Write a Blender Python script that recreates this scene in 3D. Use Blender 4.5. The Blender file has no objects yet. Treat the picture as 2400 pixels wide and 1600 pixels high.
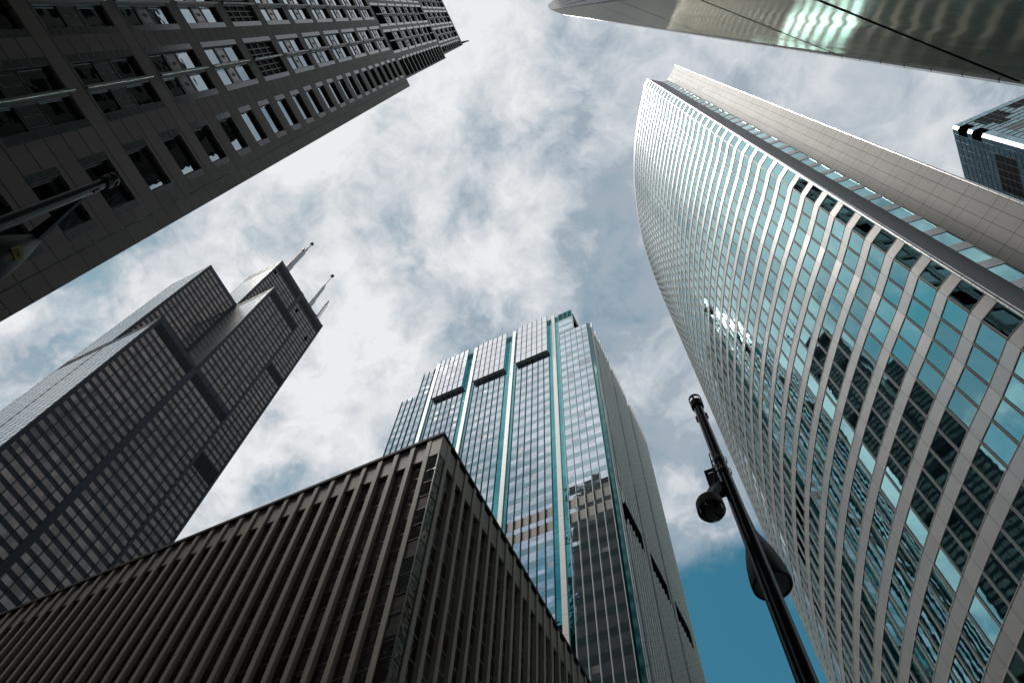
import bpy, math, random
from math import radians as R, sin, cos, pi, floor
from mathutils import Vector, Matrix, Euler
random.seed(7)
S = bpy.context.scene
COL = S.collection

# ------------------------------------------------------------------ camera, sky, sun, exposure
cam_d = bpy.data.cameras.new("camera")
cam = bpy.data.objects.new("camera", cam_d)
COL.objects.link(cam)
S.camera = cam
cam_d.sensor_width = 36.0
cam_d.lens = 26.7
cam_d.clip_start, cam_d.clip_end = 0.05, 6000
CAM_ROT = (Matrix.Rotation(R(30.17), 4, 'Z') @ Matrix.Rotation(R(156.45), 4, 'X') @ Matrix.Rotation(R(4.88), 4, 'Z'))
cam.matrix_world = Matrix.Translation((0, 0, 1.6)) @ CAM_ROT

SUN_AZ, SUN_EL = 210.0, 69.0          # measured from +X towards +Y
sun_d = bpy.data.lights.new("sun", 'SUN')
sun_d.energy, sun_d.angle, sun_d.color = 2.5, R(12), (1.0, 0.95, 0.88)
sun = bpy.data.objects.new("sun", sun_d)
COL.objects.link(sun)
sv = Vector((cos(R(SUN_EL)) * cos(R(SUN_AZ)), cos(R(SUN_EL)) * sin(R(SUN_AZ)), sin(R(SUN_EL))))
sun.rotation_euler = sv.to_track_quat('Z', 'Y').to_euler()
sun.location = (-60, -40, 340)

S.view_settings.view_transform = 'Standard'
S.view_settings.look = 'None'
S.view_settings.gamma = 1.0
S.view_settings.exposure = 0.0
S.render.engine = 'CYCLES'
S.cycles.use_denoising = True
S.cycles.max_bounces = 8
S.cycles.glossy_bounces = 5
S.cycles.caustics_reflective = True
S.cycles.blur_glossy = 0.3


class NT:
    """small helper to write node trees"""
    def __init__(s, tree):
        s.t = tree
        tree.nodes.clear()

    def n(s, typ, ins=None, **props):
        nd = s.t.nodes.new(typ)
        for k, v in props.items():
            setattr(nd, k, v)
        for k, v in (ins or {}).items():
            s.put(nd.inputs[k], v)
        return nd

    def put(s, sock, v):
        if isinstance(v, bpy.types.NodeSocket):
            s.t.links.new(v, sock)
        elif isinstance(v, bpy.types.Node):
            s.t.links.new(v.outputs[0], sock)
        elif v is not None:
            if sock.type == 'RGBA' and len(v) == 3:
                v = (*v, 1.0)
            sock.default_value = v

    def m(s, op, a, b=None, c=None):
        nd = s.n('ShaderNodeMath', operation=op)
        for i, v in enumerate((a, b, c)):
            if v is not None:
                s.put(nd.inputs[i], v)
        return nd.outputs[0]

    def vm(s, op, a, b=None, scale=None):
        nd = s.n('ShaderNodeVectorMath', operation=op)
        s.put(nd.inputs[0], a)
        if b is not None:
            s.put(nd.inputs[1], b)
        if scale is not None:
            s.put(nd.inputs['Scale'], scale)
        return nd.outputs['Value'] if op in ('DOT_PRODUCT', 'LENGTH') else nd.outputs[0]

    def mix(s, f, a, b, mode='MIX'):
        nd = s.n('ShaderNodeMix', data_type='RGBA', blend_type=mode)
        s.put(nd.inputs[0], f)
        s.put(nd.inputs[6], a)
        s.put(nd.inputs[7], b)
        return nd.outputs[2]

    def noise(s, vec, scale, detail=4, rough=0.55, dist=0.0, w=None):
        nd = s.n('ShaderNodeTexNoise', {'Vector': vec, 'Scale': scale, 'Detail': detail, 'Roughness': rough, 'Distortion': dist})
        if w is not None:
            nd.noise_dimensions = '4D'
            s.put(nd.inputs['W'], w)
        return nd.outputs[0]

    def ramp(s, v, lo, hi, a=0.0, b=1.0, smooth=True):
        nd = s.n('ShaderNodeMapRange', {'Value': v, 'From Min': lo, 'From Max': hi, 'To Min': a, 'To Max': b},
                 interpolation_type='SMOOTHSTEP' if smooth else 'LINEAR')
        return nd.outputs[0]


world = bpy.data.worlds.new("World")
S.world = world
world.use_nodes = True


def build_sky():
    t = NT(world.node_tree)
    d = t.vm('NORMALIZE', t.n('ShaderNodeTexCoord').outputs['Generated'])
    sep = t.n('ShaderNodeSeparateXYZ', {0: d})
    z = t.m('ADD', t.m('MAXIMUM', sep.outputs[2], 0.0), 0.25)
    px, py = t.m('DIVIDE', sep.outputs[0], z), t.m('DIVIDE', sep.outputs[1], z)
    p = t.n('ShaderNodeCombineXYZ', {0: px, 1: py, 2: 0.0}).outputs[0]
    p = t.vm('ADD', p, SKY_SHIFT)
    warp = t.n('ShaderNodeTexNoise', {'Vector': p, 'Scale': 6.0, 'Detail': 4.0, 'Roughness': 0.6}).outputs[1]
    pw = t.vm('ADD', p, t.vm('SCALE', t.vm('SUBTRACT', warp, (0.5, 0.5, 0.5)), scale=0.11))
    big = t.noise(pw, 7.6, 12, 0.60, 0.1)
    fine = t.noise(t.vm('ADD', pw, (3.1, 7.7, 0.4)), 22.0, 9, 0.66, 0.1)
    # broad banks of cloud and gaps between them, by direction in the sky
    cov, lit = None, None
    for lst, which in ((SKY_BANKS, 0), (SKY_LIT, 1)):
        acc = None
        for v, rad, amt in lst:
            dot = t.vm('DOT_PRODUCT', d, tuple(v))
            b = t.ramp(dot, cos(R(rad)), 1.0, 0.0, amt)
            acc = b if acc is None else t.m('ADD', acc, b)
        if which:
            lit = acc
        else:
            cov = acc
    dens = t.m('ADD', t.m('ADD', big, t.m('MULTIPLY', t.m('SUBTRACT', fine, 0.5), 0.52)), cov)
    mask = t.ramp(dens, 0.08, 0.60)
    white = t.ramp(dens, 0.33, 0.86)
    shade = t.ramp(t.noise(t.vm('ADD', pw, (9.0, 2.0, 0.0)), 11.0, 10, 0.62), 0.30, 0.68, -0.34, 0.18)
    w = t.m('MINIMUM', t.m('MAXIMUM', t.m('ADD', t.m('ADD', white, shade), lit), 0.0), 1.0)
    ccol = t.mix(w, (0.36, 0.43, 0.50), (0.835, 0.85, 0.87))
    sky = t.n('ShaderNodeTexSky', sky_type='NISHITA', sun_disc=False, sun_elevation=R(SUN_EL),
              sun_rotation=R(90 - SUN_AZ), air_density=1.0, dust_density=0.6, ozone_density=1.6)
    tint = t.mix(1.0, sky.outputs[0], (0.36, 0.98, 0.84), 'MULTIPLY')
    bg_sky = t.n('ShaderNodeBackground', {'Color': tint, 'Strength': 0.105})
    bg_cl = t.n('ShaderNodeBackground', {'Color': ccol, 'Strength': 1.0})
    mx = t.n('ShaderNodeMixShader', {0: mask, 1: bg_sky.outputs[0], 2: bg_cl.outputs[0]})
    t.n('ShaderNodeOutputWorld', {'Surface': mx.outputs[0]})


def sky_dir(az, el):
    """direction in the sky: degrees of azimuth from +X towards +Y, degrees of elevation"""
    return Vector((cos(R(el)) * cos(R(az)), cos(R(el)) * sin(R(az)), sin(R(el))))


SKY_SHIFT = (0.35, 0.2, 0.0)
SKY_BANKS = [(sky_dir(*a), r, k) for a, r, k in (
    ((155, 72), 17, 0.05), ((158, 62), 14, 0.04), ((140, 60), 9, 0.07), ((177, 60), 9, 0.07), ((115, 80), 5, 0.08), ((125, 73), 5, 0.06), ((97, 52), 4.5, 0.20), ((108, 71), 4, 0.05), ((150, 50), 14, 0.10), ((140, 66), 6, 0.05),
    ((86, 80), 4.5, -0.04), ((97, 75), 6, -0.07), ((99, 68), 6, -0.06), ((98, 62), 5, 0.05), ((98, 57), 5, -0.04), ((127, 68), 4, -0.09), ((135, 75), 3, -0.08), ((105, 85), 4, -0.02),
    ((177, 53), 4, -0.13), ((172, 48), 4, -0.10), ((171, 64), 2.5, -0.08), ((146, 53), 4.5, -0.12), ((151, 47), 5, -0.06),
    ((95, 41), 14, -0.36), ((93, 34), 20, -0.25), ((43, 65), 28, 0.30), ((205, 40), 14, 0.10), ((255, 74), 26, 0.22), ((250, 47), 14, -0.10), ((252, 58), 10, 0.06), ((187, 57), 8, -0.26), ((203, 56), 14, 0.10), ((156, 66), 28, 0.05), ((170, 53), 12, 0.06), ((190, 71), 8, 0.24), ((104, 73), 7, 0.03), ((330, 50), 40, 0.1),
)]
SKY_LIT = [(sky_dir(*a), r, k) for a, r, k in (
    ((160, 66), 24, 0.09), ((255, 74), 24, 0.30), ((190, 71), 8, 0.40), ((150, 52), 16, 0.12), ((43, 65), 32, -0.40), ((97, 60), 16, -0.22), ((170, 84), 5, -0.12),
)]

build_sky()

# ------------------------------------------------------------------ objects and meshes
LOC = {}


def thing(name, label, cat, loc=(0, 0, 0), group=None):
    o = bpy.data.objects.new(name, None)
    COL.objects.link(o)
    o.location = loc
    o.empty_display_size = 0.5
    o['label'], o['category'] = label, cat
    if group:
        o['group'] = group
    LOC[o.name] = Vector(loc)
    return o


class MB:
    def __init__(s):
        s.v, s.f, s.uv, s.mi = [], [], [], []

    def face(s, pts, uvs=None, mi=0):
        b = len(s.v)
        pts = [Vector(p) for p in pts]
        s.v += pts
        s.f.append(tuple(range(b, b + len(pts))))
        if uvs is None:
            n = (pts[1] - pts[0]).cross(pts[2] - pts[0])
            if n.length < 1e-9 and len(pts) > 3:
                n = (pts[2] - pts[0]).cross(pts[3] - pts[0])
            n.normalize() if n.length else None
            if abs(n.z) > 0.8:
                uvs = [(p.x, p.y) for p in pts]
            else:
                t = Vector((-n.y, n.x, 0)).normalized()
                uvs = [(p.dot(t), p.z) for p in pts]
        s.uv.append(uvs)
        s.mi.append(mi)

    def hexa(s, b, t, mi=0):
        """solid between quad b (counter-clockwise from above) and quad t"""
        s.face([b[3], b[2], b[1], b[0]], mi=mi)
        s.face(t, mi=mi)
        for i in range(4):
            j = (i + 1) % 4
            s.face([b[i], b[j], t[j], t[i]], mi=mi)

    def box(s, x0, x1, y0, y1, z0, z1, mi=0):
        s.hexa([(x0, y0, z0), (x1, y0, z0), (x1, y1, z0), (x0, y1, z0)], [(x0, y0, z1), (x1, y0, z1), (x1, y1, z1), (x0, y1, z1)], mi)

    def prism(s, poly, z0, z1, mi=0, cap=True):
        n = len(poly)
        for i in range(n):
            a, b = poly[i], poly[(i + 1) % n]
            s.face([(a[0], a[1], z0), (b[0], b[1], z0), (b[0], b[1], z1), (a[0], a[1], z1)], mi=mi)
        if cap:
            s.face([(p[0], p[1], z1) for p in poly], mi=mi)
            s.face([(p[0], p[1], z0) for p in reversed(poly)], mi=mi)

    def tube(s, p0, p1, r0, r1=None, n=12, cap=True, mi=0):
        p0, p1 = Vector(p0), Vector(p1)
        r1 = r0 if r1 is None else r1
        d = (p1 - p0).normalized()
        a = d.orthogonal().normalized()
        b = d.cross(a)
        A = [p0 + (a * cos(2 * pi * i / n) + b * sin(2 * pi * i / n)) * r0 for i in range(n)]
        B = [p1 + (a * cos(2 * pi * i / n) + b * sin(2 * pi * i / n)) * r1 for i in range(n)]
        for i in range(n):
            j = (i + 1) % n
            s.face([A[i], A[j], B[j], B[i]], mi=mi)
        if cap:
            s.face(list(reversed(A)), mi=mi)
            s.face(B, mi=mi)

    def lathe(s, prof, c, n=28, mi=0):
        """prof: list of (radius, z) turned about the vertical through c"""
        for (r0, z0), (r1, z1) in zip(prof, prof[1:]):
            for i in range(n):
                a, b = 2 * pi * i / n, 2 * pi * (i + 1) / n
                q = [(c[0] + r0 * cos(a), c[1] + r0 * sin(a), z0), (c[0] + r0 * cos(b), c[1] + r0 * sin(b), z0),
                     (c[0] + r1 * cos(b), c[1] + r1 * sin(b), z1), (c[0] + r1 * cos(a), c[1] + r1 * sin(a), z1)]
                if r0 < 1e-6:
                    q = [q[0], q[2], q[3]]
                elif r1 < 1e-6:
                    q = [q[0], q[1], q[2]]
                s.face(q, mi=mi)

    def fbox(s, F, u0, u1, z0, z1, d0, d1, mi=0):
        """box on a facade frame F: u along it, z up, d outwards"""
        p = lambda u, d, z: F.p(u, z, d)
        s.hexa([p(u0, d1, z0), p(u1, d1, z0), p(u1, d0, z0), p(u0, d0, z0)], [p(u0, d1, z1), p(u1, d1, z1), p(u1, d0, z1), p(u0, d0, z1)], mi)

    def fquad(s, F, u0, u1, z0, z1, d=0.0, mi=0):
        s.face([F.p(u0, z0, d), F.p(u1, z0, d), F.p(u1, z1, d), F.p(u0, z1, d)], [(u0, z0), (u1, z0), (u1, z1), (u0, z1)], mi)

    def build(s, name, mat, parent=None, smooth=False, weld=False):
        off = Vector((0, 0, 0))
        if parent is not None:
            off = LOC[parent.name]
        me = bpy.data.meshes.new(name)
        me.from_pydata([tuple(p - off) for p in s.v], [], s.f)
        ul = me.uv_layers.new(name="UVMap")
        k = 0
        data = [0.0] * (2 * len(me.loops))
        for uvs in s.uv:
            for (a, b) in uvs:
                data[k], data[k + 1] = a, b
                k += 2
        ul.data.foreach_set("uv", data)
        mats = mat if isinstance(mat, (list, tuple)) else [mat]
        for m in mats:
            me.materials.append(m)
        if len(mats) > 1:
            me.polygons.foreach_set("material_index", s.mi)
        if weld or smooth:
            import bmesh
            bm = bmesh.new()
            bm.from_mesh(me)
            bmesh.ops.remove_doubles(bm, verts=bm.verts, dist=1e-4)
            bm.to_mesh(me)
            bm.free()
        if smooth:
            me.polygons.foreach_set("use_smooth", [True] * len(me.polygons))
            me.set_sharp_from_angle(angle=R(35))
        me.update()
        o = bpy.data.objects.new(name, me)
        COL.objects.link(o)
        if parent is not None:
            o.parent = parent
        LOC[o.name] = off
        return o


class Frame:
    """a vertical facade: origin o, direction t along it, outward normal n"""
    def __init__(s, o, t, n):
        s.o, s.t, s.n = Vector((o[0], o[1], 0)), Vector((t[0], t[1], 0)).normalized(), Vector((n[0], n[1], 0)).normalized()

    def p(s, u, z, d=0.0):
        q = s.o + s.t * u + s.n * d
        return Vector((q.x, q.y, z))


CAM_INV = cam.matrix_world.inverted()


def seen_size(c, size):
    """rough share of the picture for something of this size (square metres) at c; 0 outside the frame"""
    q = CAM_INV @ Vector(c)
    if q.z > -0.5:
        return 0.0
    x, y = q.x / -q.z * 26.7 / 18.0, q.y / -q.z * 26.7 / 18.0
    if abs(x) > 1.04 or abs(y) > 0.72:
        return 0.0
    return size / (q.z * q.z)


def many(name, items, mat, parent, limit=100, smooth=False):
    """items: (centre, size, draw). The largest in view become parts of their own; what is left over is one stuff part."""
    rows = sorted(((seen_size(c, sz), i, draw) for i, (c, sz, draw) in enumerate(items)), key=lambda r: (-r[0], r[1]))
    out, rest = [], MB()
    for k, (w, i, draw) in enumerate(rows):
        if w > 0 and k < limit:
            b = MB()
            draw(b)
            out.append(b.build(name, mat, parent, smooth))
        else:
            draw(rest)
    if rest.f:
        o = rest.build(name, mat, parent, smooth)
        o['kind'] = 'stuff'
    return out


# ------------------------------------------------------------------ materials
MATS = {}


def uv_of(t):
    uv = t.n('ShaderNodeUVMap').outputs[0]
    sp = t.n('ShaderNodeSeparateXYZ', {0: uv})
    return sp.outputs[0], sp.outputs[1]


def cell(t, u, pu, ou, w):
    """(index of the cell, 1 on the joint line of width w)"""
    a = t.m('DIVIDE', t.m('SUBTRACT', u, ou), pu)
    f = t.m('FRACT', a)
    half = 0.5 * w / pu
    ln = t.m('MAXIMUM', t.m('LESS_THAN', f, half), t.m('GREATER_THAN', f, 1 - half))
    return t.m('FLOOR', a), ln


def surface(name, base, rough=0.6, metal=0.0, joints=None, speck=0.0, vary=0.0, spec=0.5, bump=0.0, bump_scale=8.0, stain=0.0,
            joint_col=(0.02, 0.02, 0.02), brushed=0.0, rvary=0.0, jbump=0.5):
    m = bpy.data.materials.new(name)
    m.use_nodes = True
    t = NT(m.node_tree)
    geo = t.n('ShaderNodeNewGeometry')
    pos = t.n('ShaderNodeTexCoord').outputs['Object']
    col = t.mix(0.0, base, base)
    hgt = None
    ro = rough
    u, v = uv_of(t)
    if joints:
        pu, pv, w = joints[:3]
        ou, ov = joints[3:5] if len(joints) > 3 else (0, 0)
        iu, lu = cell(t, u, pu, ou, w)
        iv, lv = cell(t, v, pv, ov, w)
        rnd = t.n('ShaderNodeTexWhiteNoise', {'Vector': t.n('ShaderNodeCombineXYZ', {0: iu, 1: iv, 2: 0.0}).outputs[0]}, noise_dimensions='3D')
        if vary:
            k = t.ramp(rnd.outputs[0], 0, 1, 1 - vary, 1 + vary, False)
            col = t.mix(1.0, col, t.n('ShaderNodeCombineColor', {0: k, 1: k, 2: k}).outputs[0], 'MULTIPLY')
        if rvary:
            ro = t.ramp(rnd.outputs[0], 0, 1, rough - rvary, rough + rvary, False)
    if speck:
        k = t.ramp(t.noise(pos, 22.0, 3, 0.7), 0.3, 0.7, 1 - speck, 1 + speck, False)
        col = t.mix(1.0, col, t.n('ShaderNodeCombineColor', {0: k, 1: k, 2: k}).outputs[0], 'MULTIPLY')
    if stain:
        sv_ = t.n('ShaderNodeCombineXYZ', {0: t.m('MULTIPLY', u, 1.4), 1: t.m('MULTIPLY', v, 0.12), 2: 0.0}).outputs[0]
        k = t.ramp(t.noise(sv_, 1.0, 6, 0.65), 0.3, 0.72, 1 - stain, 1 + stain * 0.5, False)
        col = t.mix(1.0, col, t.n('ShaderNodeCombineColor', {0: k, 1: k, 2: k}).outputs[0], 'MULTIPLY')
    if joints:
        ln = t.m('MAXIMUM', lu, lv)
        col = t.mix(ln, col, joint_col)
        hgt = t.m('MULTIPLY', ln, -1.0)
    nrm = None
    if brushed:
        bv = t.n('ShaderNodeCombineXYZ', {0: t.m('MULTIPLY', u, 0.25), 1: t.m('MULTIPLY', v, 9.0), 2: 0.0}).outputs[0]
        nrm = t.n('ShaderNodeBump', {'Height': t.noise(bv, 2.0, 4, 0.6), 'Strength': brushed, 'Distance': 0.05}).outputs[0]
    if bump:
        bn = t.n('ShaderNodeBump', {'Height': t.noise(pos, bump_scale, 4, 0.6), 'Strength': bump, 'Distance': 0.05})
        if nrm is not None:
            t.put(bn.inputs['Normal'], nrm)
        nrm = bn.outputs[0]
    if hgt is not None:
        bn = t.n('ShaderNodeBump', {'Height': hgt, 'Strength': jbump, 'Distance': 0.02})
        if nrm is not None:
            t.put(bn.inputs['Normal'], nrm)
        nrm = bn.outputs[0]
    p = t.n('ShaderNodeBsdfPrincipled', {'Base Color': col, 'Roughness': ro, 'Metallic': metal, 'Specular IOR Level': spec})
    if nrm is not None:
        t.put(p.inputs['Normal'], nrm)
    t.n('ShaderNodeOutputMaterial', {'Surface': p.outputs[0]})
    return m


def glass(name, tint, pane=(1.5, 2.0), off=(0, 0), tilt=0.010, wave=0.05, wave_scale=0.8, rough=0.015, vary=0.08, blinds=0.0, blind_col=(0.3, 0.29, 0.27), metal=1.0, line=0.0):
    """coated window glass: mirror with a body tint, each pane set a hair out of true and slightly bowed"""
    m = bpy.data.materials.new(name)
    m.use_nodes = True
    t = NT(m.node_tree)
    geo = t.n('ShaderNodeNewGeometry')
    u, v = uv_of(t)
    iu, _ = cell(t, u, pane[0], off[0], 0.01)
    iv, lv = cell(t, v, pane[1], off[1], line or 0.01)
    oi = t.n('ShaderNodeObjectInfo').outputs['Random']
    idv = t.n('ShaderNodeCombineXYZ', {0: iu, 1: iv, 2: t.m('MULTIPLY', oi, 91.7)}).outputs[0]
    rnd = t.n('ShaderNodeTexWhiteNoise', {'Vector': idv}, noise_dimensions='3D')
    jit = t.vm('SCALE', t.vm('SUBTRACT', rnd.outputs[1], (0.5, 0.5, 0.5)), scale=tilt * 2)
    nrm = t.vm('NORMALIZE', t.vm('ADD', geo.outputs['Normal'], jit))
    wv = t.vm('ADD', t.n('ShaderNodeCombineXYZ', {0: u, 1: v, 2: 0.0}).outputs[0], t.vm('SCALE', rnd.outputs[1], scale=37.0))
    bump = t.n('ShaderNodeBump', {'Height': t.noise(wv, wave_scale, 2, 0.5), 'Strength': wave, 'Distance': 0.3, 'Normal': nrm}).outputs[0]
    k = t.ramp(rnd.outputs[0], 0, 1, 1 - vary, 1 + vary, False)
    col = t.mix(1.0, tint, t.n('ShaderNodeCombineColor', {0: k, 1: k, 2: k}).outputs[0], 'MULTIPLY')
    if line:
        col = t.mix(lv, col, (0.012, 0.02, 0.02))
    mirror = t.n('ShaderNodeBsdfPrincipled', {'Base Color': col, 'Metallic': metal, 'Roughness': rough, 'Normal': bump, 'Specular IOR Level': 0.8})
    sh = mirror.outputs[0]
    if blinds:
        r2 = t.n('ShaderNodeTexWhiteNoise', {'Vector': t.vm('ADD', idv, (13.0, 5.0, 2.0))}, noise_dimensions='3D').outputs[0]
        has = t.m('MULTIPLY', t.m('LESS_THAN', r2, blinds), 0.55)
        body = t.n('ShaderNodeBsdfPrincipled', {'Base Color': blind_col, 'Roughness': 0.25, 'Specular IOR Level': 0.6, 'Normal': bump})
        sh = t.n('ShaderNodeMixShader', {0: has, 1: sh, 2: body.outputs[0]}).outputs[0]
    t.n('ShaderNodeOutputMaterial', {'Surface': sh})
    return m


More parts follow.
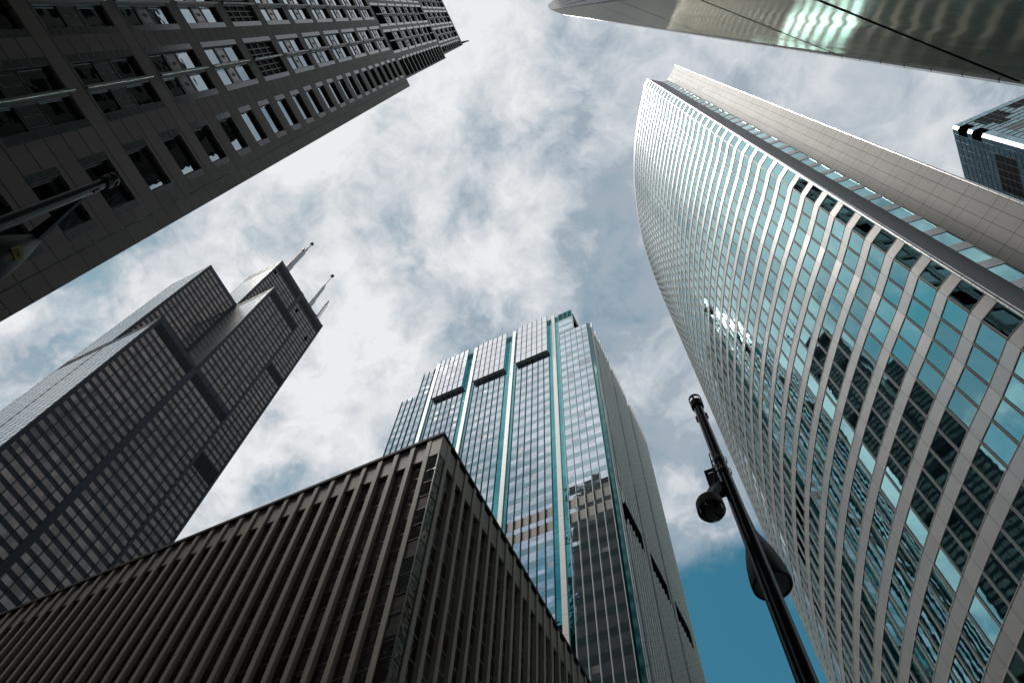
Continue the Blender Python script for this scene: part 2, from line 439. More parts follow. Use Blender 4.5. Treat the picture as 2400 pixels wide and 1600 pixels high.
M = dict(
    granite=surface('polished_grey_granite', (0.195, 0.168, 0.144), 0.62, joint_col=(0.008, 0.008, 0.008), joints=(30.0, 1.473, 0.085, 0.0, 39.8), speck=0.30, vary=0.12, spec=0.25, stain=0.14),
    granite_trim=surface('light_granite_trim', (0.105, 0.11, 0.11), 0.16, joints=(30.0, 0.74, 0.03, 0.0, 39.8), speck=0.18, vary=0.08, spec=0.5),
    granite_glass=glass('dark_recessed_window_glass', (0.27, 0.335, 0.37), pane=(50, 50), tilt=0.006, wave=0.02),
    granite_spandrel=surface('grey_spandrel_panel', (0.085, 0.09, 0.092), 0.2, speck=0.1, spec=0.8),
    dark_frame=surface('dark_window_frame', (0.02, 0.021, 0.022), 0.35, speck=0.1),
    rail=surface('pale_metal_rail', (0.17, 0.165, 0.15), 0.4, 0.3, speck=0.1),
    louvre=surface('dark_louvre', (0.008, 0.008, 0.009), 0.7, spec=0.1, joints=(50, 0.16, 0.05), speck=0.1),
    brown_stone=surface('brown_granite', (0.275, 0.232, 0.192), 0.6, joints=(40, 3.72, 0.02, 0.0, 56.65), speck=0.30, vary=0.13, stain=0.28),
    brown_glass=glass('bronze_window_glass', (0.115, 0.098, 0.083), pane=(1.672, 1.86), off=(-23.4, 52.7), tilt=0.022, wave=0.12, wave_scale=0.7, vary=0.3, blinds=0.25, blind_col=(0.07, 0.065, 0.058)),
    brown_spandrel=surface('dark_bronze_spandrel', (0.030, 0.026, 0.022), 0.3, speck=0.15, spec=0.6),
    coping=surface('dark_flashing', (0.022, 0.020, 0.018), 0.7, speck=0.2, spec=0.12),
    bronze_bar=surface('bronze_bar', (0.34, 0.31, 0.27), 0.35, 0.3, speck=0.1),
    steel_black=surface('black_steel_cladding', (0.011, 0.016, 0.022), 0.5, joints=(4.52, 3.86, 0.05), speck=0.1, vary=0.12, spec=0.14),
    bronze_glass=glass('bronze_tinted_band_glass', (0.100, 0.090, 0.083), pane=(1.5, 3.86), tilt=0.012, wave=0.03, rough=0.10, vary=0.30, blinds=0.16, blind_col=(0.12, 0.085, 0.06)),
    side_glass=glass('sky_sheen_side_band_glass', (0.72, 0.72, 0.72), pane=(1.5, 3.86), tilt=0.008, wave=0.02, rough=0.26, vary=0.06),  # brighter copy of the front glass: bright sky sheen put into the tint
    black_louvre=surface('black_plant_louvre', (0.003, 0.0035, 0.004), 0.6, spec=0.08, joints=(4.52, 0.5, 0.06), speck=0.1),
    mast_white=surface('white_mast_paint', (0.36, 0.39, 0.41), 0.6, speck=0.06, stain=0.2),
    mast_red=surface('faded_red_mast_paint', (0.30, 0.10, 0.07), 0.5, speck=0.1),
    dark_steel=surface('dark_steel', (0.035, 0.037, 0.04), 0.4, 0.3, speck=0.1),
    vision=glass('silver_blue_vision_glass', (0.62, 0.69, 0.77), pane=(1.5625, 3.95), off=(-21.1, 111.2), tilt=0.012, wave=0.05, wave_scale=0.5, vary=0.10, blinds=0.05),
    spandrel_teal=glass('grey_teal_spandrel_glass', (0.33, 0.47, 0.50), pane=(1.5625, 3.95), off=(-21.1, 111.2), tilt=0.008, wave=0.03, rough=0.05, vary=0.08),
    teal=glass('deep_teal_glass', (0.08, 0.36, 0.39), pane=(3.0, 3.95), off=(-21.1, 111.2), line=0.07, tilt=0.010, wave=0.06, wave_scale=0.6, vary=0.10),
    corner_teal=glass('dark_corner_glass', (0.02, 0.12, 0.13), pane=(30.0, 3.95), off=(-21.1, 111.2), tilt=0.002, wave=0.01, rough=0.12, line=0.07),
    tan_panel=surface('tan_metal_panel', (0.072, 0.059, 0.045), 0.55, speck=0.06, joints=(1.5625, 60, 0.03, -21.1, 0)),
    pier_white=surface('white_stone_pier', (0.88, 0.87, 0.84), 0.45, joints=(40, 3.95, 0.05, 0, 111.2), speck=0.05, stain=0.05),
    box_panel=glass('silver_box_panel_glass', (0.80, 0.83, 0.87), pane=(1.5625, 3.95), off=(-41.5, 182.0), tilt=0.010, wave=0.03, rough=0.06, vary=0.06),
    mull_dark=surface('dark_green_mullion', (0.030, 0.040, 0.040), 0.6, 0.0, speck=0.1, spec=0.15),
    rib=surface('cream_metal_rib', (0.90, 0.87, 0.81), 0.45, 0.0, joints=(60, 3.95, 0.10, 0, 111.2), speck=0.05, joint_col=(0.16, 0.13, 0.10)),
    rib_glass=glass('blue_grey_glass', (0.16, 0.20, 0.23), pane=(1.4, 3.95), tilt=0.01, wave=0.04),
    soffit=surface('grey_soffit', (0.62, 0.64, 0.65), 0.5, speck=0.06, joints=(1.5625, 1.0, 0.03, -41.5, 0)),
    curve_glass=glass('teal_ribbon_glass', (0.27, 0.55, 0.575), pane=(1.5, 4.16), off=(0, 78.36), tilt=0.006, wave=0.009, wave_scale=0.5, vary=0.16),
    curve_steel=surface('stainless_band', (0.70, 0.69, 0.67), 0.36, 0.5, jbump=0.02, joints=(1.5, 400, 0.025), speck=0.03, vary=0.05, joint_col=(0.06, 0.05, 0.045), stain=0.08, rvary=0.05),
    mull_light=surface('aluminium_mullion', (0.66, 0.65, 0.62), 0.5, 0.0, speck=0.05),
    joint_dark=surface('dark_joint', (0.03, 0.027, 0.025), 0.5, speck=0.1),
    nose=surface('round_steel_edge', (0.70, 0.69, 0.67), 0.28, 1.0, joints=(60, 1.387, 0.05, 0, 78.36), speck=0.03),
    return_panel=surface('grey_steel_return', (0.20, 0.20, 0.20), 0.55, 0.6, speck=0.05, joints=(4.2, 4.16, 0.03, 0, 78.36), brushed=0.25, stain=0.12),
    cream_wall=surface('cream_steel_wall', (0.88, 0.87, 0.845), 0.62, 0.12, spec=0.2, joints=(0.98, 4.16, 0.035, 0.0, 78.36), speck=0.03, vary=0.03, stain=0.08, rvary=0.02, joint_col=(0.10, 0.085, 0.07)),
    cream_line=surface('dark_panel_line', (0.12, 0.10, 0.085), 0.5, speck=0.1),
    slab_steel=None,
    tower_teal=glass('dark_teal_curtain_glass', (0.018, 0.095, 0.13), pane=(1.45, 1.65), off=(52.1, 150.05), tilt=0.02, wave=0.10, wave_scale=0.6, vary=0.25),
    tower_light=glass('pale_teal_curtain_glass', (0.22, 0.36, 0.39), pane=(1.45, 1.65), off=(61.9, 150.05), tilt=0.012, wave=0.04, vary=0.12),
    tower_grey=surface('grey_curtain_panel', (0.16, 0.17, 0.17), 0.4, speck=0.06),
    chamfer=surface('pale_corner_panel', (0.80, 0.82, 0.83), 0.35, 0.5, joints=(50, 1.65, 0.12, 0, 150.05), speck=0.03, joint_col=(0.05, 0.06, 0.06)),
    grid_line=surface('grey_grid_line', (0.10, 0.12, 0.13), 0.45, 0.4, speck=0.1),
    void=surface('dark_void', (0.006, 0.006, 0.007), 0.8, speck=0.1, spec=0.0),
    pole=surface('black_pole_paint', (0.007, 0.007, 0.008), 0.24, speck=0.3, spec=0.5, bump=0.04, bump_scale=30),
    pole_grey=surface('dark_grey_pole_paint', (0.022, 0.027, 0.029), 0.35, speck=0.2, spec=0.4, bump=0.06, bump_scale=24),
    lamp_body=surface('black_lamp_housing', (0.004, 0.004, 0.0045), 0.5, speck=0.15, spec=0.2),
    lens=surface('grey_lamp_lens', (0.05, 0.047, 0.044), 0.35, speck=0.08),
    band_metal=surface('bright_band_clamp', (0.70, 0.62, 0.50), 0.25, 1.0, speck=0.1),
    housing=surface('charcoal_camera_housing', (0.014, 0.014, 0.015), 0.6, speck=0.15, spec=0.2),
    dome=surface('smoked_dome', (0.004, 0.004, 0.005), 0.06, spec=0.7, speck=0.05),
    sticker=surface('yellow_number_sticker', (0.42, 0.30, 0.03), 0.5, speck=0.1),
    ink=surface('black_ink', (0.012, 0.011, 0.01), 0.6, speck=0.1),
    dark_stone=surface('dark_brown_stone', (0.08, 0.072, 0.064), 0.9, spec=0.05, joints=(3.0, 4.0, 0.05), speck=0.2, vary=0.1),
    dull_dark=surface('unlit_window', (0.012, 0.012, 0.013), 0.9, speck=0.1, spec=0.0),
    dark_window=glass('dark_office_window', (0.10, 0.12, 0.13), pane=(3, 4), tilt=0.01, wave=0.03),
    asphalt=surface('asphalt', (0.05, 0.05, 0.05), 0.85, speck=0.3, bump=0.3, bump_scale=60),
    paving=surface('concrete_paving', (0.32, 0.31, 0.29), 0.8, joints=(1.5, 1.5, 0.015), speck=0.15, vary=0.08, stain=0.1),
    kerb=surface('kerb_stone', (0.36, 0.35, 0.33), 0.8, joints=(1.0, 60, 0.01), speck=0.15),
)


def slab_material():
    m = bpy.data.materials.new('polished_steel_slab')
    m.use_nodes = True
    t = NT(m.node_tree)
    u, v = uv_of(t)
    a = t.n('ShaderNodeCombineXYZ', {0: t.m('MULTIPLY', u, 0.55), 1: t.m('MULTIPLY', v, 0.05), 2: 0.0}).outputs[0]
    h = t.noise(a, 1.0, 2, 0.5, 0.3)
    b1 = t.n('ShaderNodeBump', {'Height': h, 'Strength': 0.055, 'Distance': 0.6}).outputs[0]
    g = t.n('ShaderNodeCombineXYZ', {0: t.m('MULTIPLY', u, 18.0), 1: t.m('MULTIPLY', v, 0.15), 2: 0.0}).outputs[0]
    grain = t.noise(g, 1.0, 5, 0.6)
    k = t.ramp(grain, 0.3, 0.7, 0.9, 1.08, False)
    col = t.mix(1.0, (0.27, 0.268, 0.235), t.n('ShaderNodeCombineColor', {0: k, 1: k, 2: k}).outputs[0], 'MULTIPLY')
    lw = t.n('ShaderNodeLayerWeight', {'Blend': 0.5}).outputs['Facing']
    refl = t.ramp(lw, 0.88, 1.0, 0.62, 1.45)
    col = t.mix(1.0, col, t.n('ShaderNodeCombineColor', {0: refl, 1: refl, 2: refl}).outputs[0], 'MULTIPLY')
    p = t.n('ShaderNodeBsdfGlossy', {'Color': col, 'Roughness': t.ramp(grain, 0.3, 0.7, 0.09, 0.15, False), 'Normal': b1})
    df = t.n('ShaderNodeBsdfDiffuse', {'Color': (0.20, 0.195, 0.17), 'Normal': b1})
    mx = t.n('ShaderNodeMixShader', {0: 0.15, 1: p.outputs[0], 2: df.outputs[0]})
    t.n('ShaderNodeOutputMaterial', {'Surface': mx.outputs[0]})
    return m


M['slab_steel'] = slab_material()


# ------------------------------------------------------------------ ground
def structure(name, mb, mat):
    o = mb.build(name, mat)
    o['kind'] = 'structure'
    return o


b = MB(); b.face([(-1500, -1500, -0.15), (1500, -1500, -0.15), (1500, 1500, -0.15), (-1500, 1500, -0.15)])
structure('road', b, M['asphalt'])
for nm, (x0, x1, y0, y1) in {'pavement': (-7.0, 15.0, -40.0, 22.0)}.items():
    b = MB(); b.box(x0 + 0.3, x1, y0, y1 - 0.3, -0.146, 0.0); structure(nm, b, M['paving'])
b = MB(); b.box(-7.0, -6.7, -40, 22, -0.146, 0.004); b.box(-6.7, 15.0, 21.7, 22, -0.146, 0.004)
structure('kerb', b, M['kerb'])


# ------------------------------------------------------------------ grey granite tower
def granite_tower():
    X0 = -24.0
    t = thing('granite_tower', 'dark grey granite tower with paired recessed windows, stepping back twice towards its top', 'skyscraper', (X0, -20, 0))
    F = Frame((X0, 0), (0, 1), (1, 0))
    DEP = 0.30
    wall, trim = MB(), []
    singles, doubles, darks, slots = [], [], [], []
    # sections: u of the outer edge, z range, double-window columns, single column, list of units
    f0, fp = 39.8, 4.42
    d0, dp, dh = 44.5, 8.82, 7.0
    sec1 = dict(z0=0.0, z1=132.2, edge=0.97, dcols=[(-8.74 - 4.92 * k, -5.72 - 4.92 * k) for k in range(7)], scol=(-3.49, -1.07),
                du=[(d0 + dp * k, d0 + dp * k + dh, 'louvre' if k == 3 else 'win') for k in range(-5, 10)], su=[(f0 + fp * k, f0 + fp * k + 2.5) for k in range(-9, 21)])
    sec2 = dict(z0=132.2, z1=189.6, edge=-0.42, dcols=[(-8.07 - 4.45 * k, -5.0 - 4.45 * k) for k in range(7)], scol=(-3.38, -0.62),
                du=[(133.0, 139.4, 'void')] + [(140.3 + 8.3 * k, 140.3 + 8.3 * k + 6.7, 'void' if k == 5 else 'win') for k in range(6)],
                su=[(133.4 + 4.22 * k, 133.4 + 4.22 * k + 2.7) for k in range(13)])
    sec3 = dict(z0=189.6, z1=238.5, edge=-1.6, dcols=[(-7.15 - 4.15 * k, -4.4 - 4.15 * k) for k in range(7)], scol=(-3.05, -1.75),
                du=[(190.6 + 9.4 * k, 190.6 + 9.4 * k + 7.6, 'void' if k == 4 else 'win') for k in range(5)],
                su=[(190.6 + 4.25 * k, 190.6 + 4.25 * k + 2.6) for k in range(10)])
    U0 = -42.0
    back = -59.0
    for si, s in enumerate((sec1, sec2, sec3)):
        strips, cur = [], s['edge']
        cols = [(s['scol'], [(a, c, 'single' if si == 0 else 'slot') for a, c in s['su']])] + [(c, s['du']) for c in s['dcols']]
        for (ua, ub), units in cols:
            strips.append((ub, cur, []))
            strips.append((ua, ub, units))
            cur = ua
        strips.append((U0, cur, []))
        for (ua, ub, units) in strips:
            z = s['z0']
            for (za, zb, kind) in units:
                wall.fquad(F, ua, ub, z, za)
                # reveals
                P = F.p
                wall.face([P(ua, za, -DEP), P(ub, za, -DEP), P(ub, za), P(ua, za)])
                wall.face([P(ua, zb), P(ub, zb), P(ub, zb, -DEP), P(ua, zb, -DEP)])
                wall.face([P(ua, za), P(ua, zb), P(ua, zb, -DEP), P(ua, za, -DEP)])
                wall.face([P(ub, za, -DEP), P(ub, zb, -DEP), P(ub, zb), P(ub, za)])
                row = (ua, ub, za, zb, si)
                {'single': singles, 'slot': slots, 'win': doubles}.get(kind, darks).append(row + (kind,))
                z = zb
            if s['z1'] - z > 1e-4:
                wall.fquad(F, ua, ub, z, s['z1'])
        # the sides and the top of this section
        E = s['edge']
        wall.face([(X0, E, s['z0']), (back, E, s['z0']), (back, E, s['z1']), (X0, E, s['z1'])])
        wall.face([(back, E, s['z0']), (back, U0, s['z0']), (back, U0, s['z1']), (back, E, s['z1'])])
        wall.face([(back, U0, s['z0']), (X0, U0, s['z0']), (X0, U0, s['z1']), (back, U0, s['z1'])])
        wall.face([(X0, U0, s['z1']), (X0, E, s['z1']), (back, E, s['z1']), (back, U0, s['z1'])])
    wall.build('wall', M['granite'], t)
    # notched corner block on the first shoulder, parapets
    b = MB(); b.box(back + 1, X0 - 0.35, -3.2, 0.55, 132.2, 134.2); b.build('shoulder_block', M['granite'], t)
    b = MB(); b.box(back + 1, X0 - 0.4, -3.6, -0.8, 189.6, 191.4); b.build('shoulder_block', M['granite'], t)
    b = MB(); b.box(back + 0.5, X0 - 0.15, U0 + 0.5, -2.2, 238.5, 239.6); b.build('parapet', M['granite_trim'], t)
    b = MB(); b.tube((X0 - 0.2, -2.3, 238.6), (X0 + 1.6, -2.0, 239.2), 0.35, 0.16, 8); b.tube((X0 + 1.6, -2.0, 239.2), (X0 + 1.9, -1.7, 240.0), 0.22, 0.1, 8)
    b.build('roof_spout', M['dark_steel'], t)
    b = MB(); b.tube((X0 - 0.1, -3.75, 133.2), (X0 + 0.9, -3.75, 136.0), 0.12, 0.05, 8); b.build('roof_spout', M['dark_steel'], t)

    # trims beside the windows
    for (ua, ub, za, zb, si, kind) in singles + doubles + slots + darks:
        w = 0.40
        for (a, c) in ((ua - w - 0.02, ua - 0.02), (ub + 0.02, ub + w + 0.02)):
            if kind == 'slot' and a > ub:
                continue
            trim.append((F.p((a + c) / 2, za), 0.9 * (zb - za), (lambda B, a=a, c=c, za=za, zb=zb: B.fbox(F, a, c, za - 0.02, zb + 0.02, -0.02, 0.012))))
    many('stone_trim', trim, M['granite_trim'], t, 100)

    # windows: one of each kind, then copies of it and of its parts
    protos = {}

    def window(w, h, style):
        key = (round(w, 2), round(h, 2), style)
        if key in protos:
            return protos[key]
        G = Frame((0, 0), (0, 1), (1, 0))
        parts = []
        fr = MB()
        e = 0.09
        fr.fbox(G, 0, e, 0, h, -0.29, -0.20); fr.fbox(G, w - e, w, 0, h, -0.29, -0.20)
        fr.fbox(G, e, w - e, 0, e, -0.29, -0.20); fr.fbox(G, e, w - e, h - e, h, -0.29, -0.20)
        gl = MB()
        gl.fquad(G, 0.03, w - 0.03, 0.03, h - 0.03, -0.28)
        if style == 'double':
            for z in (h * 0.355, h * 0.625):
                fr.fbox(G, e, w - e, z - 0.06, z + 0.06, -0.29, -0.21)
            sp = MB()
            sp.fbox(G, e, w - e, h * 0.355 + 0.06, h * 0.625 - 0.06, -0.285, -0.24)
            q = MB()
            um, zm = w / 2, h * 0.49
            for uu in (w * 0.25, w * 0.75):          # drawn panels of thin raised lines
                hw, hh = w * 0.19, h * 0.105
                for (a, c, z0, z1) in ((uu - hw, uu + hw, zm - hh, zm - hh + 0.04), (uu - hw, uu + hw, zm + hh - 0.04, zm + hh), (uu - hw, uu - hw + 0.04, zm - hh + 0.04, zm + hh - 0.04), (uu + hw - 0.04, uu + hw, zm - hh + 0.04, zm + hh - 0.04)):
                    q.fbox(G, a, c, z0, z1, -0.24, -0.22)
                for k in range(-2, 3):
                    q.fbox(G, uu - 0.09 - 0.03 * (2 - abs(k)), uu + 0.09 + 0.03 * (2 - abs(k)), zm + k * 0.14 - 0.02, zm + k * 0.14 + 0.02, -0.24, -0.222)
                q.fbox(G, uu - 0.02, uu + 0.02, zm - hh + 0.05, zm - 0.32, -0.24, -0.22); q.fbox(G, uu - 0.02, uu + 0.02, zm + 0.32, zm + hh - 0.05, -0.24, -0.22)
            rl = MB()
            rl.tube(G.p(w / 2, -0.35, 0.20), G.p(w / 2, h + 0.3, 0.20), 0.085, n=10)
            rl.fbox(G, w / 2 - 0.20, w / 2 + 0.20, 0.0, h, -0.24, -0.02)
            parts = [('spandrel', sp, M['granite_spandrel']), ('relief', q, M['rail']), ('rail', rl, M['rail'])]
        if style == 'slot':
            fin = MB()
            fin.fbox(G, 0.0, w, h + 0.04, h + 0.34, -0.4, 0.28)
            parts = [('ledge', fin, M['granite_trim'])]
        o = fr.build('window', M['dark_frame'])
        kids = [gl.build('pane', M['granite_glass'])] + [x.build(nm, mt) for nm, x, mt in parts]
        LOC[o.name] = Vector((0, 0, 0))
        for k in kids:
            k.parent = o
        protos[key] = (o, kids, [False])
        return protos[key]

    base = LOC[t.name]
    rows = []
    for (ua, ub, za, zb, si, kind) in singles + doubles + slots:
        rows.append((seen_size(F.p((ua + ub) / 2, (za + zb) / 2), (ub - ua) * (zb - za)), ua, ub, za, zb, kind))
    rows.sort(key=lambda r: -r[0])
    rest_fr, rest_gl = MB(), MB()
    for i, (wgt, ua, ub, za, zb, kind) in enumerate(rows):
        if i < 110 and wgt > 0:
            style = {'win': 'double', 'single': 'single', 'slot': 'slot'}[kind]
            o, kids, used = window(ub - ua, zb - za, style)
            loc = F.p(ua, za) - base
            if not used[0]:
                used[0] = True
                o.parent = t
                o.location = loc
            else:
                c = o.copy(); COL.objects.link(c); c.parent = t; c.location = loc
                for k in kids:
                    d = k.copy(); COL.objects.link(d); d.parent = c
        else:
            rest_gl.fquad(F, ua + 0.03, ub - 0.03, za + 0.03, zb - 0.03, -0.28)
    # the flank that only mirrors show: plain glass set in rows
    FL = Frame((X0, sec1['edge']), (-1, 0), (0, 1))
    for k in range(30):
        for j in range(6):
            u = 3.0 + 5.2 * j
            rest_gl.fbox(FL, u, u + 3.0, 3 + fp * k, 3 + fp * k + 2.5, -0.02, 0.05)
    o = rest_gl.build('window', M['dark_window'], t); o['kind'] = 'stuff'
    # louvred plant openings and open slots at the tops of the sections
    for (ua, ub, za, zb, si, kind) in darks:
        if seen_size(F.p(ua, za), 1.0) <= 0 and ua > -30:
            continue
        b = MB()
        b.fquad(F, ua, ub, za, zb, -0.29)
        o = b.build('plant_louvre' if kind == 'louvre' else 'dark_opening', M['louvre'] if kind == 'louvre' else M['void'], t)
        if kind == 'louvre':
            g = MB()
            for k in range(1, 4):
                g.fbox(F, ua, ub, za + k * (zb - za) / 4 - 0.05, za + k * (zb - za) / 4 + 0.05, -0.28, -0.20)
            for k in range(1, 6):
                uu = ua + k * (ub - ua) / 6
                g.fbox(F, uu - 0.03, uu + 0.03, za, zb, -0.28, -0.22)
            g.build('grille', M['rail'], o)
        r = MB(); um = (ua + ub) / 2
        r.tube(F.p(um, za - 0.3, 0.2), F.p(um, zb + 0.3, 0.2), 0.10, n=10)
        r.build('rail', M['rail'], o)


granite_tower()


# ------------------------------------------------------------------ black stepped tower far off
def stepped_tower():
    X1, X2, X3 = -167.4, -190.0, -212.6
    Y = [32.9, 55.2, 77.6, 100.4]
    t = thing('stepped_tower', 'very tall black tower of stepped square tubes with white masts on its roof', 'skyscraper', (X2, 66, 0))
    blocks = [  # x0, x1, y0, y1, top, plant bands, faces to the +X and -Y
        (X2 + 0.01, X1, Y[0], Y[1], 254.5, [(247.6, 252.4)]),
        (X2 + 0.01, X1, Y[1] + 0.01, Y[2], 344.9, [(337.2, 343.2), (247.6, 252.4)]),
        (X3, X2, Y[0], Y[1], 346.6, [(247.6, 252.4)]),
        (X3, X2, Y[1] + 0.01, Y[3], 418.6, [(408.2, 414.2), (337.2, 343.2), (249.5, 259.0)]),
    ]
    bands, side_bands, cols = [], [], []
    for bi, (x0, x1, y0, y1, top, plant) in enumerate(blocks):
        b = MB(); b.box(x0, x1, y0, y1, 0, top); blk = b.build('tube_block', M['steel_black'], t)
        FX, FY = Frame((x1, 0), (0, 1), (1, 0)), Frame((0, y0), (1, 0), (0, -1))
        spans = [(y0, y1)] if bi < 3 else [(Y[1] + 0.01, Y[2]), (Y[2], Y[3])]
        for (za, zb) in plant:
            for k, (a, c) in enumerate(spans):
                if bi == 3 and za < 260 and k == 0:
                    continue
                p = MB(); p.fbox(FX, a + 1.0, c - 1.0, za, zb, -0.3, 0.10); p.build('plant_band', M['black_louvre'], t)
        k = 0
        z = 40.0
        while z < top - 5:
            if not any(za - 2.6 < z < zb + 0.6 for za, zb in plant if not (bi == 3 and za < 260)):
                for (a, c) in spans:
                    bands.append((FX.p((a + c) / 2, z), 20.0, (lambda B, F=FX, a=a, c=c, z=z: B.fbox(F, a + 1.0, c - 1.0, z, z + 2.05, -0.2, 0.06))))
                side_bands.append((FY.p((x0 + x1) / 2, z), 8.0, (lambda B, F=FY, a=x0, c=x1, z=z: B.fbox(F, a + 0.5, c - 0.5, z, z + 3.1, -0.2, 0.08))))  # taller than the front bands, to carry the painted sky sheen
            z += 3.86
        # steel columns
        cm = MB()
        for (a, c) in spans:
            for j in range(6):
                u = a + (c - a) * j / 5
                w = 0.58 if j in (0, 5) else 0.13
                u = min(max(u, a + w), c - w)
                cm.fbox(FX, u - w, u + w, 0.0, top + (0.02 if j else 0.0), -0.1, 0.34 if w > 0.3 else 0.28)
        cm.build('column_mullion', M['steel_black'], blk)
        cs = MB()
        for j in range(6):
            u = x0 + (x1 - x0) * j / 5
            w = 0.40 if j in (0, 5) else 0.10
            u = min(max(u, x0 + w), x1 - w)
            cs.fbox(FY, u - w, u + w, 0.0, top, -0.1, 0.11)
        cs.build('column_mullion', M['steel_black'], blk)
        pp = MB(); pp.box(x0 + 0.2, x1 - 0.2, y0 + 0.2, y1 - 0.2, top + 0.004, top + 0.7); pp.build('parapet', M['steel_black'], blk)
    many('window_band', bands, M['bronze_glass'], t, 100)
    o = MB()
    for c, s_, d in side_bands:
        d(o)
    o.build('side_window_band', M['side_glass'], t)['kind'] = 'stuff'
    # small square openings under the top
    for (yy, zz) in ((56.5, 401.0), (80.6, 398.5), (95.2, 389.0)):
        p = MB(); p.fbox(Frame((X2, 0), (0, 1), (1, 0)), yy, yy + 1.7, zz, zz + 3.0, 0.05, 0.31); p.build('vent_opening', M['void'], t)
    # masts
    xm = -201.5
    for (y, prof, tip) in ((64.6, [(418.6, 2.0), (450, 1.9), (450.1, 1.5), (478, 1.4), (478.1, 0.85), (487, 0.8), (487.1, 0.45)], 499.5), (90.6, [(418.6, 1.75), (452, 1.65), (452.1, 1.3), (476, 1.2), (476.1, 0.75), (481, 0.7), (481.1, 0.3)], 501.5)):
        m = MB()
        m.lathe([(r, z) for z, r in prof] + [(prof[-1][1] * 0.9, tip - 1.5), (0.0, tip - 1.5)], (xm, y), 20)
        mast = m.build('antenna_mast', M['mast_white'], t, smooth=True)
        c = MB(); c.lathe([(0, tip - 1.5), (1.15, tip - 1.4), (1.25, tip - 0.5), (0.7, tip), (0, tip + 0.1)], (xm, y), 14); c.build('beacon', M['dark_steel'], mast)
        c = MB(); c.lathe([(3.9, 418.7), (3.9, 424), (3.3, 426)], (xm, y), 16); c.build('mast_foot', M['dark_steel'], mast)
    m = MB(); m.tube((xm + 4, 62.0, 418.6), (xm + 4, 62.0, 470), 0.45, 0.3, 8); m.tube((xm + 4, 62, 470), (xm + 4, 62, 473.5), 0.75, 0.6, 10); m.tube((xm + 4, 62, 446), (xm, 64.6, 446), 0.3, n=6); m.tube((xm + 4, 62, 435), (xm, 64.6, 440), 0.25, n=6)
    m.build('thin_mast', M['mast_red'], t)
    m = MB()
    for (dx, dy) in ((0, 0), (1.5, 0), (0.75, 1.4)):
        m.tube((xm + 6 + dx, 96.0 + dy, 418.6), (xm + 6 + dx, 96.0 + dy, 452), 0.17, n=6)
    for k in range(14):
        z = 420 + k * 2.2
        m.tube((xm + 6, 96, z), (xm + 7.5, 96, z + 1.1), 0.11, n=5); m.tube((xm + 7.5, 96, z + 1.1), (xm + 6.75, 97.4, z + 2.2), 0.11, n=5)
    m.tube((xm + 6.5, 96.4, 452), (xm + 6.5, 96.4, 457), 0.55, 0.5, 8)
    m.build('lattice_mast', M['dark_steel'], t)
    m = MB(); m.tube((xm + 6, 96, 432), (xm, 90.6, 437), 0.3, n=6); m.tube((xm + 6, 96, 427), (xm, 90.6, 428), 0.3, n=6); m.build('mast_stay', M['mast_white'], t)
    m = MB(); m.tube((xm + 5, 93.4, 424), (xm + 7.2, 93.4, 425), 1.5, 1.7, 14); m.build('dish', M['dark_steel'], t)


stepped_tower()


